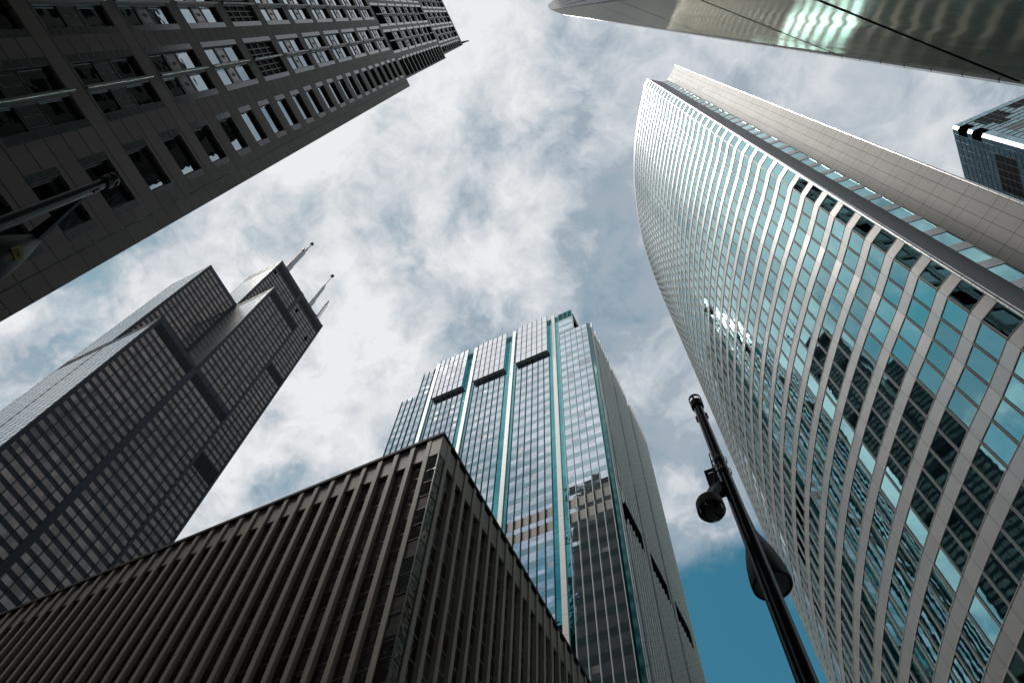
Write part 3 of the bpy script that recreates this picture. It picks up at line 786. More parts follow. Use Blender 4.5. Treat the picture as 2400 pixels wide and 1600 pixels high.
# ------------------------------------------------------------------ low brown block
def brown_block():
    XB, YB, H = -22.06, 27.35, 60.0
    t = thing('office_block', 'low brown granite office block with close upright piers and dark bronze windows', 'office building', (XB, YB, 0))
    XW, YE = -120.0, 72.0
    FS, FE = Frame((0, YB), (1, 0), (0, -1)), Frame((XB, 0), (0, 1), (1, 0))
    HEAD = 56.65
    PW, PP = 0.43, 1.672
    d = -0.42     # depth of the glass behind the pier faces
    b = MB(); b.box(XW, XB - 0.75, YB + 0.75, YE, 0, H - 0.5); b.build('core', M['brown_spandrel'], t)
    piers, panels, strips, spans, bars = [], [], [], [], []
    # piers, and between them window strips below a recessed frieze panel
    south = [(-23.61 - PP * k, -23.61 - PP * k + PW) for k in range(58)]
    east = [(28.42 + PP * k, 28.42 + PP * k + PW) for k in range(26)]

    def strip(F, a, c):
        strips.append((F.p((a + c) / 2, 45), 30.0, lambda B: B.fbox(F, a, c, 0, HEAD, d - 0.1, d)))
        panels.append((F.p((a + c) / 2, 58), 4.0, lambda B: B.fbox(F, a, c, HEAD, 59.35, d - 0.2, -0.16)))

    for F, L, first in ((FS, south, (-23.18, XB)), (FE, east, (YB, 28.42))):
        for k, (a, c) in enumerate(L):
            piers.append((F.p(a, 46), 12.0, (lambda B, F=F, a=a, c=c: B.fbox(F, a, c, 0, 59.6, d - 0.15, 0.0))))
            n = L[k + 1] if k + 1 < len(L) else None
            if n:
                lo, hi = (n[1], a) if F is FS else (c, n[0])
                strip(F, lo, hi)
    many('pier', piers, M['brown_stone'], t, 90)
    many('frieze_panel', panels, M['brown_stone'], t, 90)
    glass_parts = many('window_strip', strips, M['brown_glass'], t, 90)
    # spandrels and bars, one set per facade side, lie on the strips
    for F, L in ((FS, south), (FE, east)):
        sp, br = [], []
        for k in range(len(L) - 1):
            lo, hi = (L[k + 1][1], L[k][0]) if F is FS else (L[k][1], L[k + 1][0])
            for fl in range(15):
                zt = 54.43 - 3.62 * fl
                br.append((lo, hi, zt)); br.append((lo, hi, zt - 1.73))
        m = MB()
        for lo, hi, z in br:
            if z > 1:
                m.fbox(F, lo + 0.01, hi - 0.01, z - 0.035, z + 0.035, d - 0.02, d + 0.03)
        m.build('glazing_mullion', M['bronze_bar'], t)
    # glazed corner without a pier, its upright bar and transoms
    e = 0.50
    g = MB()
    g.face([(-23.18, YB + e, 0), (XB - e, YB + e, 0), (XB - e, YB + e, HEAD), (-23.18, YB + e, HEAD)])
    g.face([(XB - e, YB + e, 0), (XB - e, 28.42, 0), (XB - e, 28.42, HEAD), (XB - e, YB + e, HEAD)])
    # the glazed corner stands almost flush
    g2 = MB()
    q = 0.10
    g2.face([(-23.18, YB + q, 0), (XB - q, YB + q, 0), (XB - q, YB + q, HEAD), (-23.18, YB + q, HEAD)])
    g2.face([(XB - q, YB + q, 0), (XB - q, 28.42, 0), (XB - q, 28.42, HEAD), (XB - q, YB + q, HEAD)])
    cw = g2.build('corner_window', M['brown_glass'], t)
    m = MB(); m.box(XB - q - 0.04, XB - q + 0.05, YB + q - 0.05, YB + q + 0.04, 0, HEAD)
    for fl in range(15):
        for z in (54.43 - 3.62 * fl, 52.70 - 3.62 * fl):
            if z > 1:
                m.box(-23.17, XB - q - 0.05, YB + q - 0.04, YB + q + 0.02, z - 0.03, z + 0.03)
                m.box(XB - q - 0.02, XB - q + 0.04, YB + q + 0.05, 28.41, z - 0.03, z + 0.03)
    m.build('corner_mullion', M['brown_spandrel'], cw)
    p = MB(); p.prism([(-23.18, YB + 0.04), (XB - 0.04, YB + 0.04), (XB - 0.04, 28.42), (-23.18, 28.42)], HEAD, 59.56); p.build('corner_frieze', M['brown_stone'], t)
    c = MB(); c.prism([(XW, YB - 0.06), (XB + 0.06, YB - 0.06), (XB + 0.06, YE), (XW, YE)], 59.62, 60.0); c.build('coping', M['coping'], t)


brown_block()


# ------------------------------------------------------------------ teal and silver glass tower
def glass_tower():
    Y0 = 75.0
    XC = -20.35
    t = thing('glass_tower', 'silver and teal glass tower with white fins and three projecting boxes near its top', 'skyscraper', (-50, Y0, 0))
    F = Frame((0, Y0), (1, 0), (0, -1))
    ZT = 205.8
    FP = 3.95
    zs0 = 112.5
    # body behind the skin
    b = MB(); b.box(-77.4, -24.9, Y0 + 0.6, 116.0, 0, 190.3); b.box(-72.6, -24.9, Y0 + 0.6, 112.0, 190.3, 204.3); b.box(-24.9, XC - 0.3, Y0 + 0.6, 115.8, 0, 190.3)
    b.build('core', M['mull_dark'], t)
    bays = [(-29.15, -21.15, 191.1, 0), (-41.6, -32.2, 182.2, 1), (-54.15, -44.8, 182.2, 2), (-66.7, -57.2, 182.2, 3), (-72.6, -69.2, 204.6, 4), (-77.6, -72.6, 190.5, 5)]
    floors = [zs0 + FP * k for k in range(-28, 25)]
    vis, spn, tan = [], [], []
    for (a, c, top, k) in bays:
        for z in floors:
            if z + 1.62 > top or z < 0:
                continue
            brown = abs(z - 112.5) < 0.1 or abs(z - 108.55) < 0.1
            h = 2.6 if brown else 1.62
            zz = min(z + FP, top)
            (tan if brown else spn).append((F.p((a + c) / 2, z), 8.0, (lambda B, a=a, c=c, z=z, h=h: B.fbox(F, a, c, z, z + h, -0.3, 0.0))))
            vis.append((F.p((a + c) / 2, z + 2), 20.0, (lambda B, a=a, c=c, z=z + h, zz=zz: B.fbox(F, a, c, z, zz, -0.3, -0.012))))
    # the raised middle part of the first bay
    for z in floors:
        if 190 < z < 200:
            spn.append((F.p(-27, z), 4.0, (lambda B, z=z: B.fbox(F, -29.15, -24.95, max(z, 191.12), z + 1.62, -0.3, 0.0))))
            vis.append((F.p(-27, z), 6.0, (lambda B, z=z: B.fbox(F, -29.15, -24.95, z + 1.62, min(z + FP, 200.6), -0.3, -0.012))))
    many('window_band', vis, M['vision'], t, 100)
    many('spandrel_band', spn, M['spandrel_teal'], t, 100)
    many('tan_band', tan, M['tan_panel'], t, 100)
    # mullions: one fine set per bay
    for (a, c, top, k) in bays:
        n = max(2, round((c - a) / 1.5625))
        m = MB()
        for j in range(n + 1):
            u = a + (c - a) * j / n
            m.fbox(F, u - 0.05, u + 0.05, 0, top, 0.004, 0.22)
        m.build('bay_mullion', M['mull_light'] if k == 0 else M['mull_dark'], t)
    # teal glass strips either side of every white fin
    fins = [-30.6, -42.85, -55.4, -67.95]
    zones = [(-32.2, -29.15), (-44.8, -41.6), (-57.2, -54.15), (-69.2, -66.7)]
    for (a, c), x in zip(zones, fins):
        for (p, q) in ((a, x - 0.42), (x + 0.42, c)):
            s = MB(); s.fbox(F, p, q, 0, 200.6, -0.3, 0.015); s.build('teal_strip', M['teal'], t)
            l = MB()
            for kk in range(6):
                l.fbox(F, p, q, 200.9 + kk * 0.72, 201.12 + kk * 0.72, -0.5, 0.0)
            l.fbox(F, p, p + 0.08, 200.6, 205.0, -0.4, 0.02); l.fbox(F, q - 0.08, q, 200.6, 205.0, -0.4, 0.02)
            l.build('top_lattice', M['teal'], t)
        f = MB(); f.fbox(F, x - 0.47, x + 0.47, 0, 206.6, -0.4, 0.34); f.build('white_fin', M['pier_white'], t)
    # lattice crown over the first bay
    l = MB()
    for kk in range(7):
        z = 200.75 + kk * 0.78
        l.fbox(F, -29.1, -24.95, z, z + 0.16, -0.25, 0.0)
        l.face([(-24.95, Y0, z), (-24.95, Y0 + 9, z), (-24.95, Y0 + 9, z + 0.16), (-24.95, Y0, z + 0.16)])
    for u in (-29.05, -27.6, -26.3, -24.98):
        l.fbox(F, u - 0.06, u + 0.06, 200.6, 206.0, -0.3, 0.02)
    l.box(-25.0, -24.9, Y0 + 2.9, Y0 + 3.0, 200.6, 206.0); l.box(-25.0, -24.9, Y0 + 8.9, Y0 + 9.0, 200.6, 206.0)
    l.build('crown_lattice', M['teal'], t)
    s = MB(); s.face([(-24.9, Y0, 191.12), (-24.9, Y0 + 9.0, 191.12), (-24.9, Y0 + 9.0, 200.6), (-24.9, Y0, 200.6)]); s.build('side_glass', M['spandrel_teal'], t)
    # projecting boxes
    for (a, c) in ((-41.5, -32.2), (-54.1, -44.85), (-66.6, -57.25)):
        z0, z1, dd = 182.2, ZT, 1.02
        s = MB(); s.fquad(F, a, c, z0, z1, dd); bx = s.build('projecting_box', M['box_panel'], t)
        s = MB(); s.face([F.p(a, z0, 0.0), F.p(c, z0, 0.0), F.p(c, z0, dd), F.p(a, z0, dd)]); s.build('soffit', M['soffit'], bx)
        s = MB(); s.face([F.p(c, z0, dd), F.p(c, z0, -0.3), F.p(c, z1, -0.3), F.p(c, z1, dd)]); s.face([F.p(a, z0, dd), F.p(a, z0, -0.3), F.p(a, z1, -0.3), F.p(a, z1, dd)])
        s.face([F.p(a, z1, -0.3), F.p(c, z1, -0.3), F.p(c, z1, dd), F.p(a, z1, dd)])
        s.build('cheek', M['teal'], bx)
        m = MB()
        for j in range(7):
            u = a + (c - a) * j / 6
            m.fbox(F, max(a, u - 0.045), min(c, u + 0.045), z0, z1 + 0.25, dd + 0.003, dd + 0.16)
        for z in range(1, 6):
            m.fbox(F, a, c, z0 + z * FP - 0.03, z0 + z * FP + 0.03, dd + 0.003, dd + 0.03)
        m.build('box_mullion', M['mull_dark'], bx)
    # dark glazed corner, then the ribbed flank
    s = MB(); s.prism([(-21.15, Y0 + 0.02), (-20.75, Y0 + 0.02), (XC, Y0 + 0.5), (XC, Y0 + 1.1), (-21.15, Y0 + 1.1)], 0, 191.1); s.build('corner_glass', M['corner_teal'], t)
    FE = Frame((XC, 0), (0, 1), (1, 0))
    s = MB(); s.fquad(FE, Y0 + 1.1, 116.0, 0, 191.0); s.build('flank_glass', M['rib_glass'], t)
    ribs, y = [], Y0 + 1.55
    gaps = ((76.9, 78.3), (88.6, 89.9), (101.3, 102.6))
    slots = ((79.2, 87.2), (91.6, 100.0), (104.2, 112.0))
    k = 0
    while y < 116.0:
        if not any(a < y < c for a, c in gaps):
            segs = [(0, 193.6)]
            if any(a < y < c for a, c in slots):
                segs = [(0, 110.0), (115.0, 193.6)]
            top = 193.6 + (0.25 if k % 2 == 0 else 0)
            def draw(B, y=y, segs=segs, top=top):
                for (z0, z1) in segs:
                    B.tube((XC + 0.22, y, z0), (XC + 0.22, y, top if z1 > 190 else z1), 0.15, n=10)
            ribs.append(((XC, y, 120), 60.0, draw))
        y += 1.39
        k += 1
    many('flank_rib', ribs, M['rib'], t, 100, smooth=True)
    for (a, c) in slots:
        s = MB(); s.fbox(FE, a, c, 110.2, 114.8, 0.01, 0.30); s.build('plant_slot', M['void'], t)


glass_tower()


# ------------------------------------------------------------------ curved tower of steel and teal bands
def curved_tower():
    t = thing('curved_tower', 'curved tower banded in stainless steel and teal glass with a notched pale end wall', 'skyscraper', (25, 60, 0))
    ctrl = [(16.77, 27.06), (15.26, 29.53), (13.04, 32.75), (10.70, 36.55), (8.60, 40.40), (6.90, 44.10), (5.45, 47.80), (4.20, 51.60), (2.25, 58.8), (0.95, 66.3), (0.22, 75.5), (0.20, 85.0), (0.95, 95.0), (2.8, 108.0), (6.0, 122.0), (10.5, 136.0), (16.0, 149.0)]

    def cr(p0, p1, p2, p3, s):
        return tuple(0.5 * (2 * b + (c - a) * s + (2 * a - 5 * b + 4 * c - d) * s * s + (3 * b - a - 3 * c + d) * s ** 3) for a, b, c, d in zip(p0, p1, p2, p3))
    dense = []
    ext = [(2 * ctrl[0][0] - ctrl[1][0], 2 * ctrl[0][1] - ctrl[1][1])] + ctrl + [(2 * ctrl[-1][0] - ctrl[-2][0], 2 * ctrl[-1][1] - ctrl[-2][1])]
    for i in range(1, len(ext) - 2):
        for k in range(40):
            dense.append(cr(ext[i - 1], ext[i], ext[i + 1], ext[i + 2], k / 40))
    dense.append(ctrl[-1])
    pts, acc, nxt = [(17.97, 26.15), dense[0]], 0.0, 1.5
    for p, q in zip(dense, dense[1:]):
        L = math.hypot(q[0] - p[0], q[1] - p[1])
        while acc + L >= nxt:
            s = (nxt - acc) / L
            pts.append((p[0] + (q[0] - p[0]) * s, p[1] + (q[1] - p[1]) * s))
            nxt += 1.5
        acc += L
    nrm = []
    for i in range(len(pts)):
        a, c = pts[max(0, i - 1)], pts[min(len(pts) - 1, i + 1)]
        v = Vector((c[0] - a[0], c[1] - a[1], 0)).normalized()
        nrm.append(Vector((-v.y, v.x, 0)))
    H, FP, ZB = 207.0, 4.16, 78.36

    def out(i, d):
        return (pts[i][0] + nrm[i].x * d, pts[i][1] + nrm[i].y * d)
    # which side is outwards: towards -X
    if nrm[3].x > 0:
        nrm = [-n for n in nrm]

    def ring(B, z0, z1, d=0.0):
        for i in range(len(pts) - 1):
            a, c = out(i, d), out(i + 1, d)
            B.face([(c[0], c[1], z0), (a[0], a[1], z0), (a[0], a[1], z1), (c[0], c[1], z1)], [((i + 1) * 1.5, z0), (i * 1.5, z0), (i * 1.5, z1), ((i + 1) * 1.5, z1)])
    bands, wins = [], []
    for k in range(-19, 32):
        z = ZB + FP * k
        if z > H - 0.5:
            break
        if z + 1.33 < 0:
            continue
        z1 = z + 1.33 if k < 30 else H
        mid = pts[12]
        bands.append(((mid[0], mid[1], z), 30.0, (lambda B, z=max(z, 0), z1=z1: ring(B, z, z1, 0.0))))
        if z + FP < H:
            wins.append(((mid[0], mid[1], z), 60.0, (lambda B, z=z1, z1=z + FP: ring(B, z, z1, -0.03))))
    many('steel_band', bands, M['curve_steel'], t, 100)
    many('window_band', wins, M['curve_glass'], t, 100)
    m = MB()
    for i in range(1, len(pts) - 1):
        v = Vector((nrm[i].y, -nrm[i].x, 0))
        p = Vector((*out(i, 0), 0))
        for off in (-0.062, 0.062):
            q = p + v * off
            a, c, e, f = q - v * 0.026 - nrm[i] * 0.06, q + v * 0.026 - nrm[i] * 0.06, q + v * 0.026 + nrm[i] * 0.035, q - v * 0.026 + nrm[i] * 0.035
            for k in range(-18, 30):
                z0, z1 = ZB + FP * k + 1.33, ZB + FP * (k + 1)
                B4 = [(w.x, w.y, z0) for w in (a, c, e, f)]
                T4 = [(w.x, w.y, z1) for w in (a, c, e, f)]
                for x, y in ((1, 2), (2, 3), (3, 0)):
                    m.face([B4[x], B4[y], T4[y], T4[x]])
    m.build('window_mullion', M['mull_light'], t)
    # thin lips above and below every glass band
    m = MB()
    for k in range(-18, 30):
        for z in (ZB + FP * k + 1.33, ZB + FP * (k + 1) - 0.07):
            for i in range(len(pts) - 1):
                a, c = out(i, 0.02), out(i + 1, 0.02)
                a2, c2 = out(i, -0.03), out(i + 1, -0.03)
                m.face([(c[0], c[1], z), (a[0], a[1], z), (a[0], a[1], z + 0.07), (c[0], c[1], z + 0.07)])
                m.face([(c2[0], c2[1], z), (a2[0], a2[1], z), (a[0], a[1], z), (c[0], c[1], z)])
    m.build('band_trim', M['mull_light'], t)
    # end of the lens-shaped plan: round edge, return, glazed recess, pale wall
    C0 = Vector((17.97, 26.15, 0)); SE = Vector((21.15, 28.45, 0)); WI = Vector((22.45, 28.60, 0)); WO = Vector((25.55, 26.15, 0))
    s = MB(); s.tube((C0.x + 0.02, C0.y - 0.02, 0), (C0.x + 0.02, C0.y - 0.02, H + 0.02), 0.17, n=14); s.build('round_edge', M['nose'], t, smooth=True)

    def pl(B, a, c, z0, z1):
        L = (c - a).length
        B.face([(a.x, a.y, z0), (c.x, c.y, z0), (c.x, c.y, z1), (a.x, a.y, z1)], [(0, z0), (L, z0), (L, z1), (0, z1)])
    s = MB(); pl(s, C0, SE, 0, H); s.build('return_panel', M['return_panel'], t)
    rb, rw = [], []
    for k in range(-18, 32):
        z = ZB + FP * k
        if z > H - 0.5:
            break
        z1 = z + 1.33 if k < 30 else H
        rb.append(((SE.x, SE.y, z), 1.6, (lambda B, z=z, z1=z1: pl(B, SE, WI, z, z1))))
        if z + FP < H:
            rw.append(((SE.x, SE.y, z), 3.6, (lambda B, z=z1, z1=z + FP: pl(B, SE + Vector((0, 0.04, 0)), WI + Vector((0, 0.04, 0)), z, z1))))
    many('recess_band', rb, M['curve_steel'], t, 100)
    many('recess_window', rw, M['curve_glass'], t, 100)
    s = MB(); pl(s, WI, WO, 0, H); wl = s.build('end_wall', M['cream_wall'], t)
    dv = (WO - WI).normalized(); nv = Vector((dv.y, -dv.x, 0))
    s = MB()
    for k in range(-18, 31):
        z = ZB + FP * k + 1.33
        a, c = WI + nv * 0.012, WO + nv * 0.012
        s.face([(a.x, a.y, z - 0.02), (c.x, c.y, z - 0.02), (c.x, c.y, z + 0.02), (a.x, a.y, z + 0.02)])
    s.build('panel_joint', M['cream_line'], wl)
    s = MB(); s.tube((WO.x, WO.y, 0), (WO.x, WO.y, H + 0.02), 0.13, n=12); s.build('round_edge', M['nose'], t, smooth=True)
    rest = [tuple(p) for p in pts] + [(30, 158), (44, 140), (54, 115), (56, 90), (51, 65), (40, 45.5), (30, 32.6), (WO.x, WO.y), (WI.x, WI.y), (SE.x, SE.y)]
    b = MB()
    k0 = len(pts) - 1
    for i in range(k0, len(rest) - 3):
        a, c = rest[i], rest[i + 1]
        b.face([(a[0], a[1], 0), (c[0], c[1], 0), (c[0], c[1], H), (a[0], a[1], H)])
    b.build('rear_wall', M['curve_steel'], t)
    b = MB(); b.face([(p[0], p[1], H - 0.05) for p in rest]); b.build('roof', M['joint_dark'], t)


curved_tower()


# ------------------------------------------------------------------ polished slab close overhead
def polished_slab():
    E1, E2, E3 = Vector((7.51, 4.95, 0)), Vector((3.80, 1.22, 0)), Vector((3.45, -0.75, 0))
    t = thing('steel_slab_tower', 'sheer polished steel tower rising close overhead with thin black joints', 'skyscraper', (9, 0, 0))
    H = 320.0
    dv = (E1 - E2).normalized()
    nv = Vector((-dv.y, dv.x, 0))
    zs = [0, 16.65, 25.9, 45.1, 63.5, 92.0, 120.0, 151.0, 190.0, 240.0, H]

    def pl(B, a, c, z0, z1):
        L = (c - a).length
        B.face([(a.x, a.y, z0), (c.x, c.y, z0), (c.x, c.y, z1), (a.x, a.y, z1)], [(0, z0), (L, z0), (L, z1), (0, z1)])
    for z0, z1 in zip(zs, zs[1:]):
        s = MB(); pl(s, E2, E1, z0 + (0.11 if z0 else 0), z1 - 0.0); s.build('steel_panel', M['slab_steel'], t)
    for z in zs[1:-1]:
        a, c = E2 + nv * 0.012, E1 + nv * 0.012
        s = MB(); pl(s, a, c, z + 0.0, z + 0.12)
        s.build('panel_joint', M['void'], t)
    s = MB(); s.tube((E1.x, E1.y, 0), (E1.x, E1.y, H), 0.07, n=10); s.build('edge_trim', M['nose'], t, smooth=True)
    s = MB()
    a, c = E2 + dv * -0.02 + nv * 0.03, E2 + dv * 0.14 + nv * 0.03
    pl(s, a, c, 0, H)
    s.build('corner_joint', M['joint_dark'], t)
    d3 = (E2 - E3).normalized()
    n3 = Vector((-d3.y, d3.x, 0))
    L3 = (E2 - E3).length
    s = MB(); pl(s, E3, E2, 0, H); fl = s.build('flank_panel', M['dark_steel'], t)
    s = MB()
    k = 0.35
    while k < L3 - 0.2:
        p = E3 + d3 * k
        q = p + n3 * 0.10
        s.hexa([(p.x, p.y, 0), (p.x + d3.x * 0.1, p.y + d3.y * 0.1, 0), (q.x + d3.x * 0.1, q.y + d3.y * 0.1, 0), (q.x, q.y, 0)], [(p.x, p.y, H), (p.x + d3.x * 0.1, p.y + d3.y * 0.1, H), (q.x + d3.x * 0.1, q.y + d3.y * 0.1, H), (q.x, q.y, H)])
        k += 0.42
    s.build('flank_rib_trim', M['dark_steel'], fl)
    s = MB()
    rest = [E1, Vector((11.5, 5.0, 0)), Vector((11.5, -2.2, 0)), E3]
    for a, c in zip(rest, rest[1:]):
        pl(s, a, c, 0, H)
    s.face([(p.x, p.y, H) for p in (E2, E1, rest[1], rest[2], E3)])
    s.build('rear_wall', M['dark_steel'], t)


polished_slab()


# ------------------------------------------------------------------ dark teal tower with cut corner
def teal_tower():
    AX, AY, BX, BY = 61.65, 52.25, 62.05, 51.74
    H = 152.1
    t = thing('teal_tower', 'dark teal gridded glass tower with a cut pale corner and black plant openings', 'skyscraper', (75, 65, 0))
    FW, FS = Frame((AX, 0), (0, 1), (-1, 0)), Frame((0, BY), (1, 0), (0, -1))
    X9, Y9 = 100.0, 92.0
    rows = [150.05 - 1.65 * k for k in range(92)]
    west, south = [], []
    for k, z in enumerate(rows):
        z1 = z + 1.65 if k else H
        gap = k in (1, 2, 4, 5)
        west.append(((AX, 58, z), 12.0, (lambda B, z=z, z1=z1, g=gap: B.face([FW.p(AY + (1.0 if g else 0), z, 0), FW.p(Y9, z, 0), FW.p(Y9, z1, 0), FW.p(AY + (1.0 if g else 0), z1, 0)]))))
        south.append(((70, BY, z), 12.0, (lambda B, z=z, z1=z1, g=gap: B.face([FS.p(BX + (1.3 if g else 0), z, 0), FS.p(X9, z, 0), FS.p(X9, z1, 0), FS.p(BX + (1.3 if g else 0), z1, 0)]))))
    many('window_band', west, M['tower_teal'], t, 50)
    many('pale_window_band', south, M['tower_light'], t, 50)
    m = MB()
    for z in rows:
        m.fbox(FW, AY + 1.0, Y9, z - 0.04, z + 0.04, 0.004, 0.05); m.fbox(FS, BX + 1.3, X9, z - 0.045, z + 0.045, 0.004, 0.06)
    for k in range(27):
        m.fbox(FW, AY + 1.0 + 1.45 * k - 0.045, AY + 1.0 + 1.45 * k + 0.045, 0, H, 0.005, 0.07)
        m.fbox(FS, BX + 1.3 + 1.45 * k - 0.04, BX + 1.3 + 1.45 * k + 0.04, 0, H, 0.005, 0.05)
    m.build('grid_mullion', M['grid_line'], t)
    # pale cut corner in pieces, open between the top storeys
    for (z0, z1) in ((150.05, H), (145.1, 146.75), (0, 141.8)):
        s = MB(); s.prism([(AX, AY), (BX, BY), (BX + 0.3, BY + 0.3), (AX + 0.3, AY + 0.3)], z0, z1); s.build('corner_panel', M['chamfer'], t)
    for (z0, z1) in ((146.75, 150.05), (141.8, 145.1)):
        s = MB()
        s.face([(AX, AY + 1.0, z0), (AX + 1.6, AY + 1.0, z0), (AX + 1.6, AY + 1.0, z1), (AX, AY + 1.0, z1)])
        s.face([(AX + 1.6, AY + 1.0, z0), (BX + 1.3, BY, z0), (BX + 1.3, BY, z1), (AX + 1.6, AY + 1.0, z1)])
        s.face([(AX, AY, z1), (BX, BY, z1), (BX + 1.3, BY, z1), (AX + 1.6, AY + 1.0, z1), (AX, AY + 1.0, z1)])
        s.build('corner_opening', M['void'], t)
    for (F, sgn, items) in ((FS, 1, ((64.3, 69.0, 145.1, 150.05), (65.4, 67.4, 142.6, 145.1), (70.4, 74.0, 146.8, 150.05), (64.9, 74.5, 137.0, 140.2))), (FW, -1, ((54.7, 62.0, 131.9, 138.5), (63.6, 66.0, 136.9, 140.1)))):
        for j, (a, c, z0, z1) in enumerate(items):
            s = MB(); s.fbox(F, a, c, z0, z1, -0.05, 0.003); s.build('plant_louvre', M['tower_grey'] if (sgn > 0 and j == 3) else M['louvre'], t)
    s = MB(); s.face([(AX, AY, H), (BX, BY, H), (X9, BY, H), (X9, Y9, H), (AX, Y9, H)]); s.build('roof', M['joint_dark'], t)


teal_tower()


# ------------------------------------------------------------------ neighbours beyond the frame: one mirrored opposite, two added for their shade
def neighbour(label, x0, x1, y0, y1, h, pitch):
    t = thing('stone_block', label, 'office building', (x0, y0, 0))
    b = MB(); b.box(x0, x1, y0, y1, 0, h); b.build('wall', M['dark_stone'], t)
    b = MB(); b.box(x0 - 0.3, x1 + 0.3, y0 - 0.3, y1 + 0.3, h + 0.004, h + 1.2); b.build('cornice', M['dark_stone'], t)
    g = MB()
    for F, L in ((Frame((x0, y0), (0, 1), (-1, 0)), y1 - y0), (Frame((x0, y1), (1, 0), (0, 1)), x1 - x0)):
        z = 6.0
        while z < h - 4:
            u = 1.5
            while u < L - 2:
                g.fbox(F, u, u + 1.6, z, z + 2.2, -0.1, 0.03)
                u += pitch
            z += 4.0
    g.build('window', M['dull_dark'], t)['kind'] = 'stuff'


neighbour('dark stone office block mirrored in the lower windows of the granite tower', 10.5, 40, -70, -4.5, 139, 3.0)
neighbour('unseen dark stone block added behind the granite tower to shade the brown block', -135, -61, -60, -2.5, 172, 3.2)  # added out of view so that its shadow dims the brown block
neighbour('unseen dark stone block added behind the view to shade the two lamp posts', -16, 9, -95, -48, 140, 3.4)  # added out of view to keep sun off the lamps


# ------------------------------------------------------------------ street lamps and the camera
def street_lamp(label, base, head, top, rbase, rtop, mat, lens_z, arm_z, sticker=None):
    bx, by = base
    t = thing('street_lamp', label, 'street lamp', (bx, by, 0), 'street lamps on the pavement')
    s = MB(); s.tube((bx, by, 0.5), (bx, by, top - 0.1), rbase, rtop, 28); s.build('pole', mat, t, smooth=True)
    s = MB(); s.lathe([(0.0, 0.0), (0.22, 0.0), (0.22, 0.06), (0.15, 0.12), (0.14, 0.5), (rbase, 0.62), (0, 0.62)], (bx, by), 24); s.build('base', mat, t, smooth=True)
    # open collar on top
    s = MB()
    s.lathe([(rtop, top - 0.16), (rtop * 1.40, top - 0.14), (rtop * 1.42, top - 0.04), (rtop * 1.2, top - 0.03), (rtop * 1.2, top - 0.10)], (bx, by), 24)
    cp = s.build('top_collar', M['lamp_body'], t, smooth=True)
    s = MB(); s.lathe([(rtop * 1.25, top + 0.015), (rtop * 1.45, top + 0.02), (rtop * 1.45, top + 0.05), (rtop * 1.25, top + 0.055), (rtop * 1.25, top + 0.015)], (bx, by), 24)
    s.tube((bx - rtop, by, top - 0.02), (bx + rtop, by, top + 0.03), 0.012, n=8); s.tube((bx, by - rtop, top - 0.04), (bx, by + rtop, top + 0.03), 0.012, n=8)
    for k in range(3):
        a = 2 * pi * k / 3 + 0.4
        s.tube((bx + rtop * 1.3 * cos(a), by + rtop * 1.3 * sin(a), top - 0.06), (bx + rtop * 1.3 * cos(a), by + rtop * 1.3 * sin(a), top + 0.02), 0.012, n=8)
    s.build('ring', M['pole_grey'], cp)
    d = Vector((head[0] - bx, head[1] - by, 0)).normalized()
    side = Vector((-d.y, d.x, 0))
    for sg, zz in ((1, top - 0.36), (-1, top - 0.36), (1, top - 1.15)):
        s = MB(); p = Vector((bx, by, zz)) + (side * sg * (rtop + 0.006) if zz > top - 1 else d * (rtop + 0.012))
        s.tube(p + Vector((0, 0, -0.05)), p + Vector((0, 0, 0.05)), 0.012, n=8); s.build('fitting', mat, t)
    # arm: a slim tapered gusset widening towards the head
    s = MB()
    a0 = Vector((bx, by, 0)) + d * rtop * 0.8
    a1 = Vector((head[0], head[1], 0))
    w0, w1 = side * 0.018, side * 0.055
    s.hexa([(a0 - w0).to_tuple()[:2] + (arm_z - 0.10,), (a1 - w1).to_tuple()[:2] + (lens_z + 0.56,), (a1 + w1).to_tuple()[:2] + (lens_z + 0.56,), (a0 + w0).to_tuple()[:2] + (arm_z - 0.10,)],
           [(a0 - w0).to_tuple()[:2] + (arm_z,), (a1 - w1).to_tuple()[:2] + (lens_z + 0.72,), (a1 + w1).to_tuple()[:2] + (lens_z + 0.72,), (a0 + w0).to_tuple()[:2] + (arm_z,)])
    s.build('arm', M['lamp_body'], t)
    s = MB()
    s.lathe([(0, lens_z + 0.80), (0.045, lens_z + 0.79), (0.07, lens_z + 0.68), (0.10, lens_z + 0.56), (0.135, lens_z + 0.42), (0.163, lens_z + 0.27), (0.178, lens_z + 0.12), (0.181, lens_z + 0.05), (0.178, lens_z), (0.163, lens_z - 0.012), (0.157, lens_z + 0.02)], head, 36)
    lm = s.build('lamp_head', M['lamp_body'], t, smooth=True)
    s = MB(); s.lathe([(0.0, lens_z - 0.02), (0.10, lens_z - 0.014), (0.157, lens_z + 0.004)], head, 36); s.build('lens', M['lens'], lm, smooth=True)
    return t, lm


street_lamp('black street lamp post standing before the blue sky with a camera strapped to it', (-0.112, 4.27), (-0.105, 5.12), 9.0, 0.098, 0.047, M['pole'], 6.98, 8.15)
lt, lh = street_lamp('dark grey street lamp before the granite tower, yellow 40 sticker on its head', (-4.48, -0.45), (-4.72, -0.255), 9.0, 0.098, 0.047, M['pole_grey'], 7.10, 8.62)


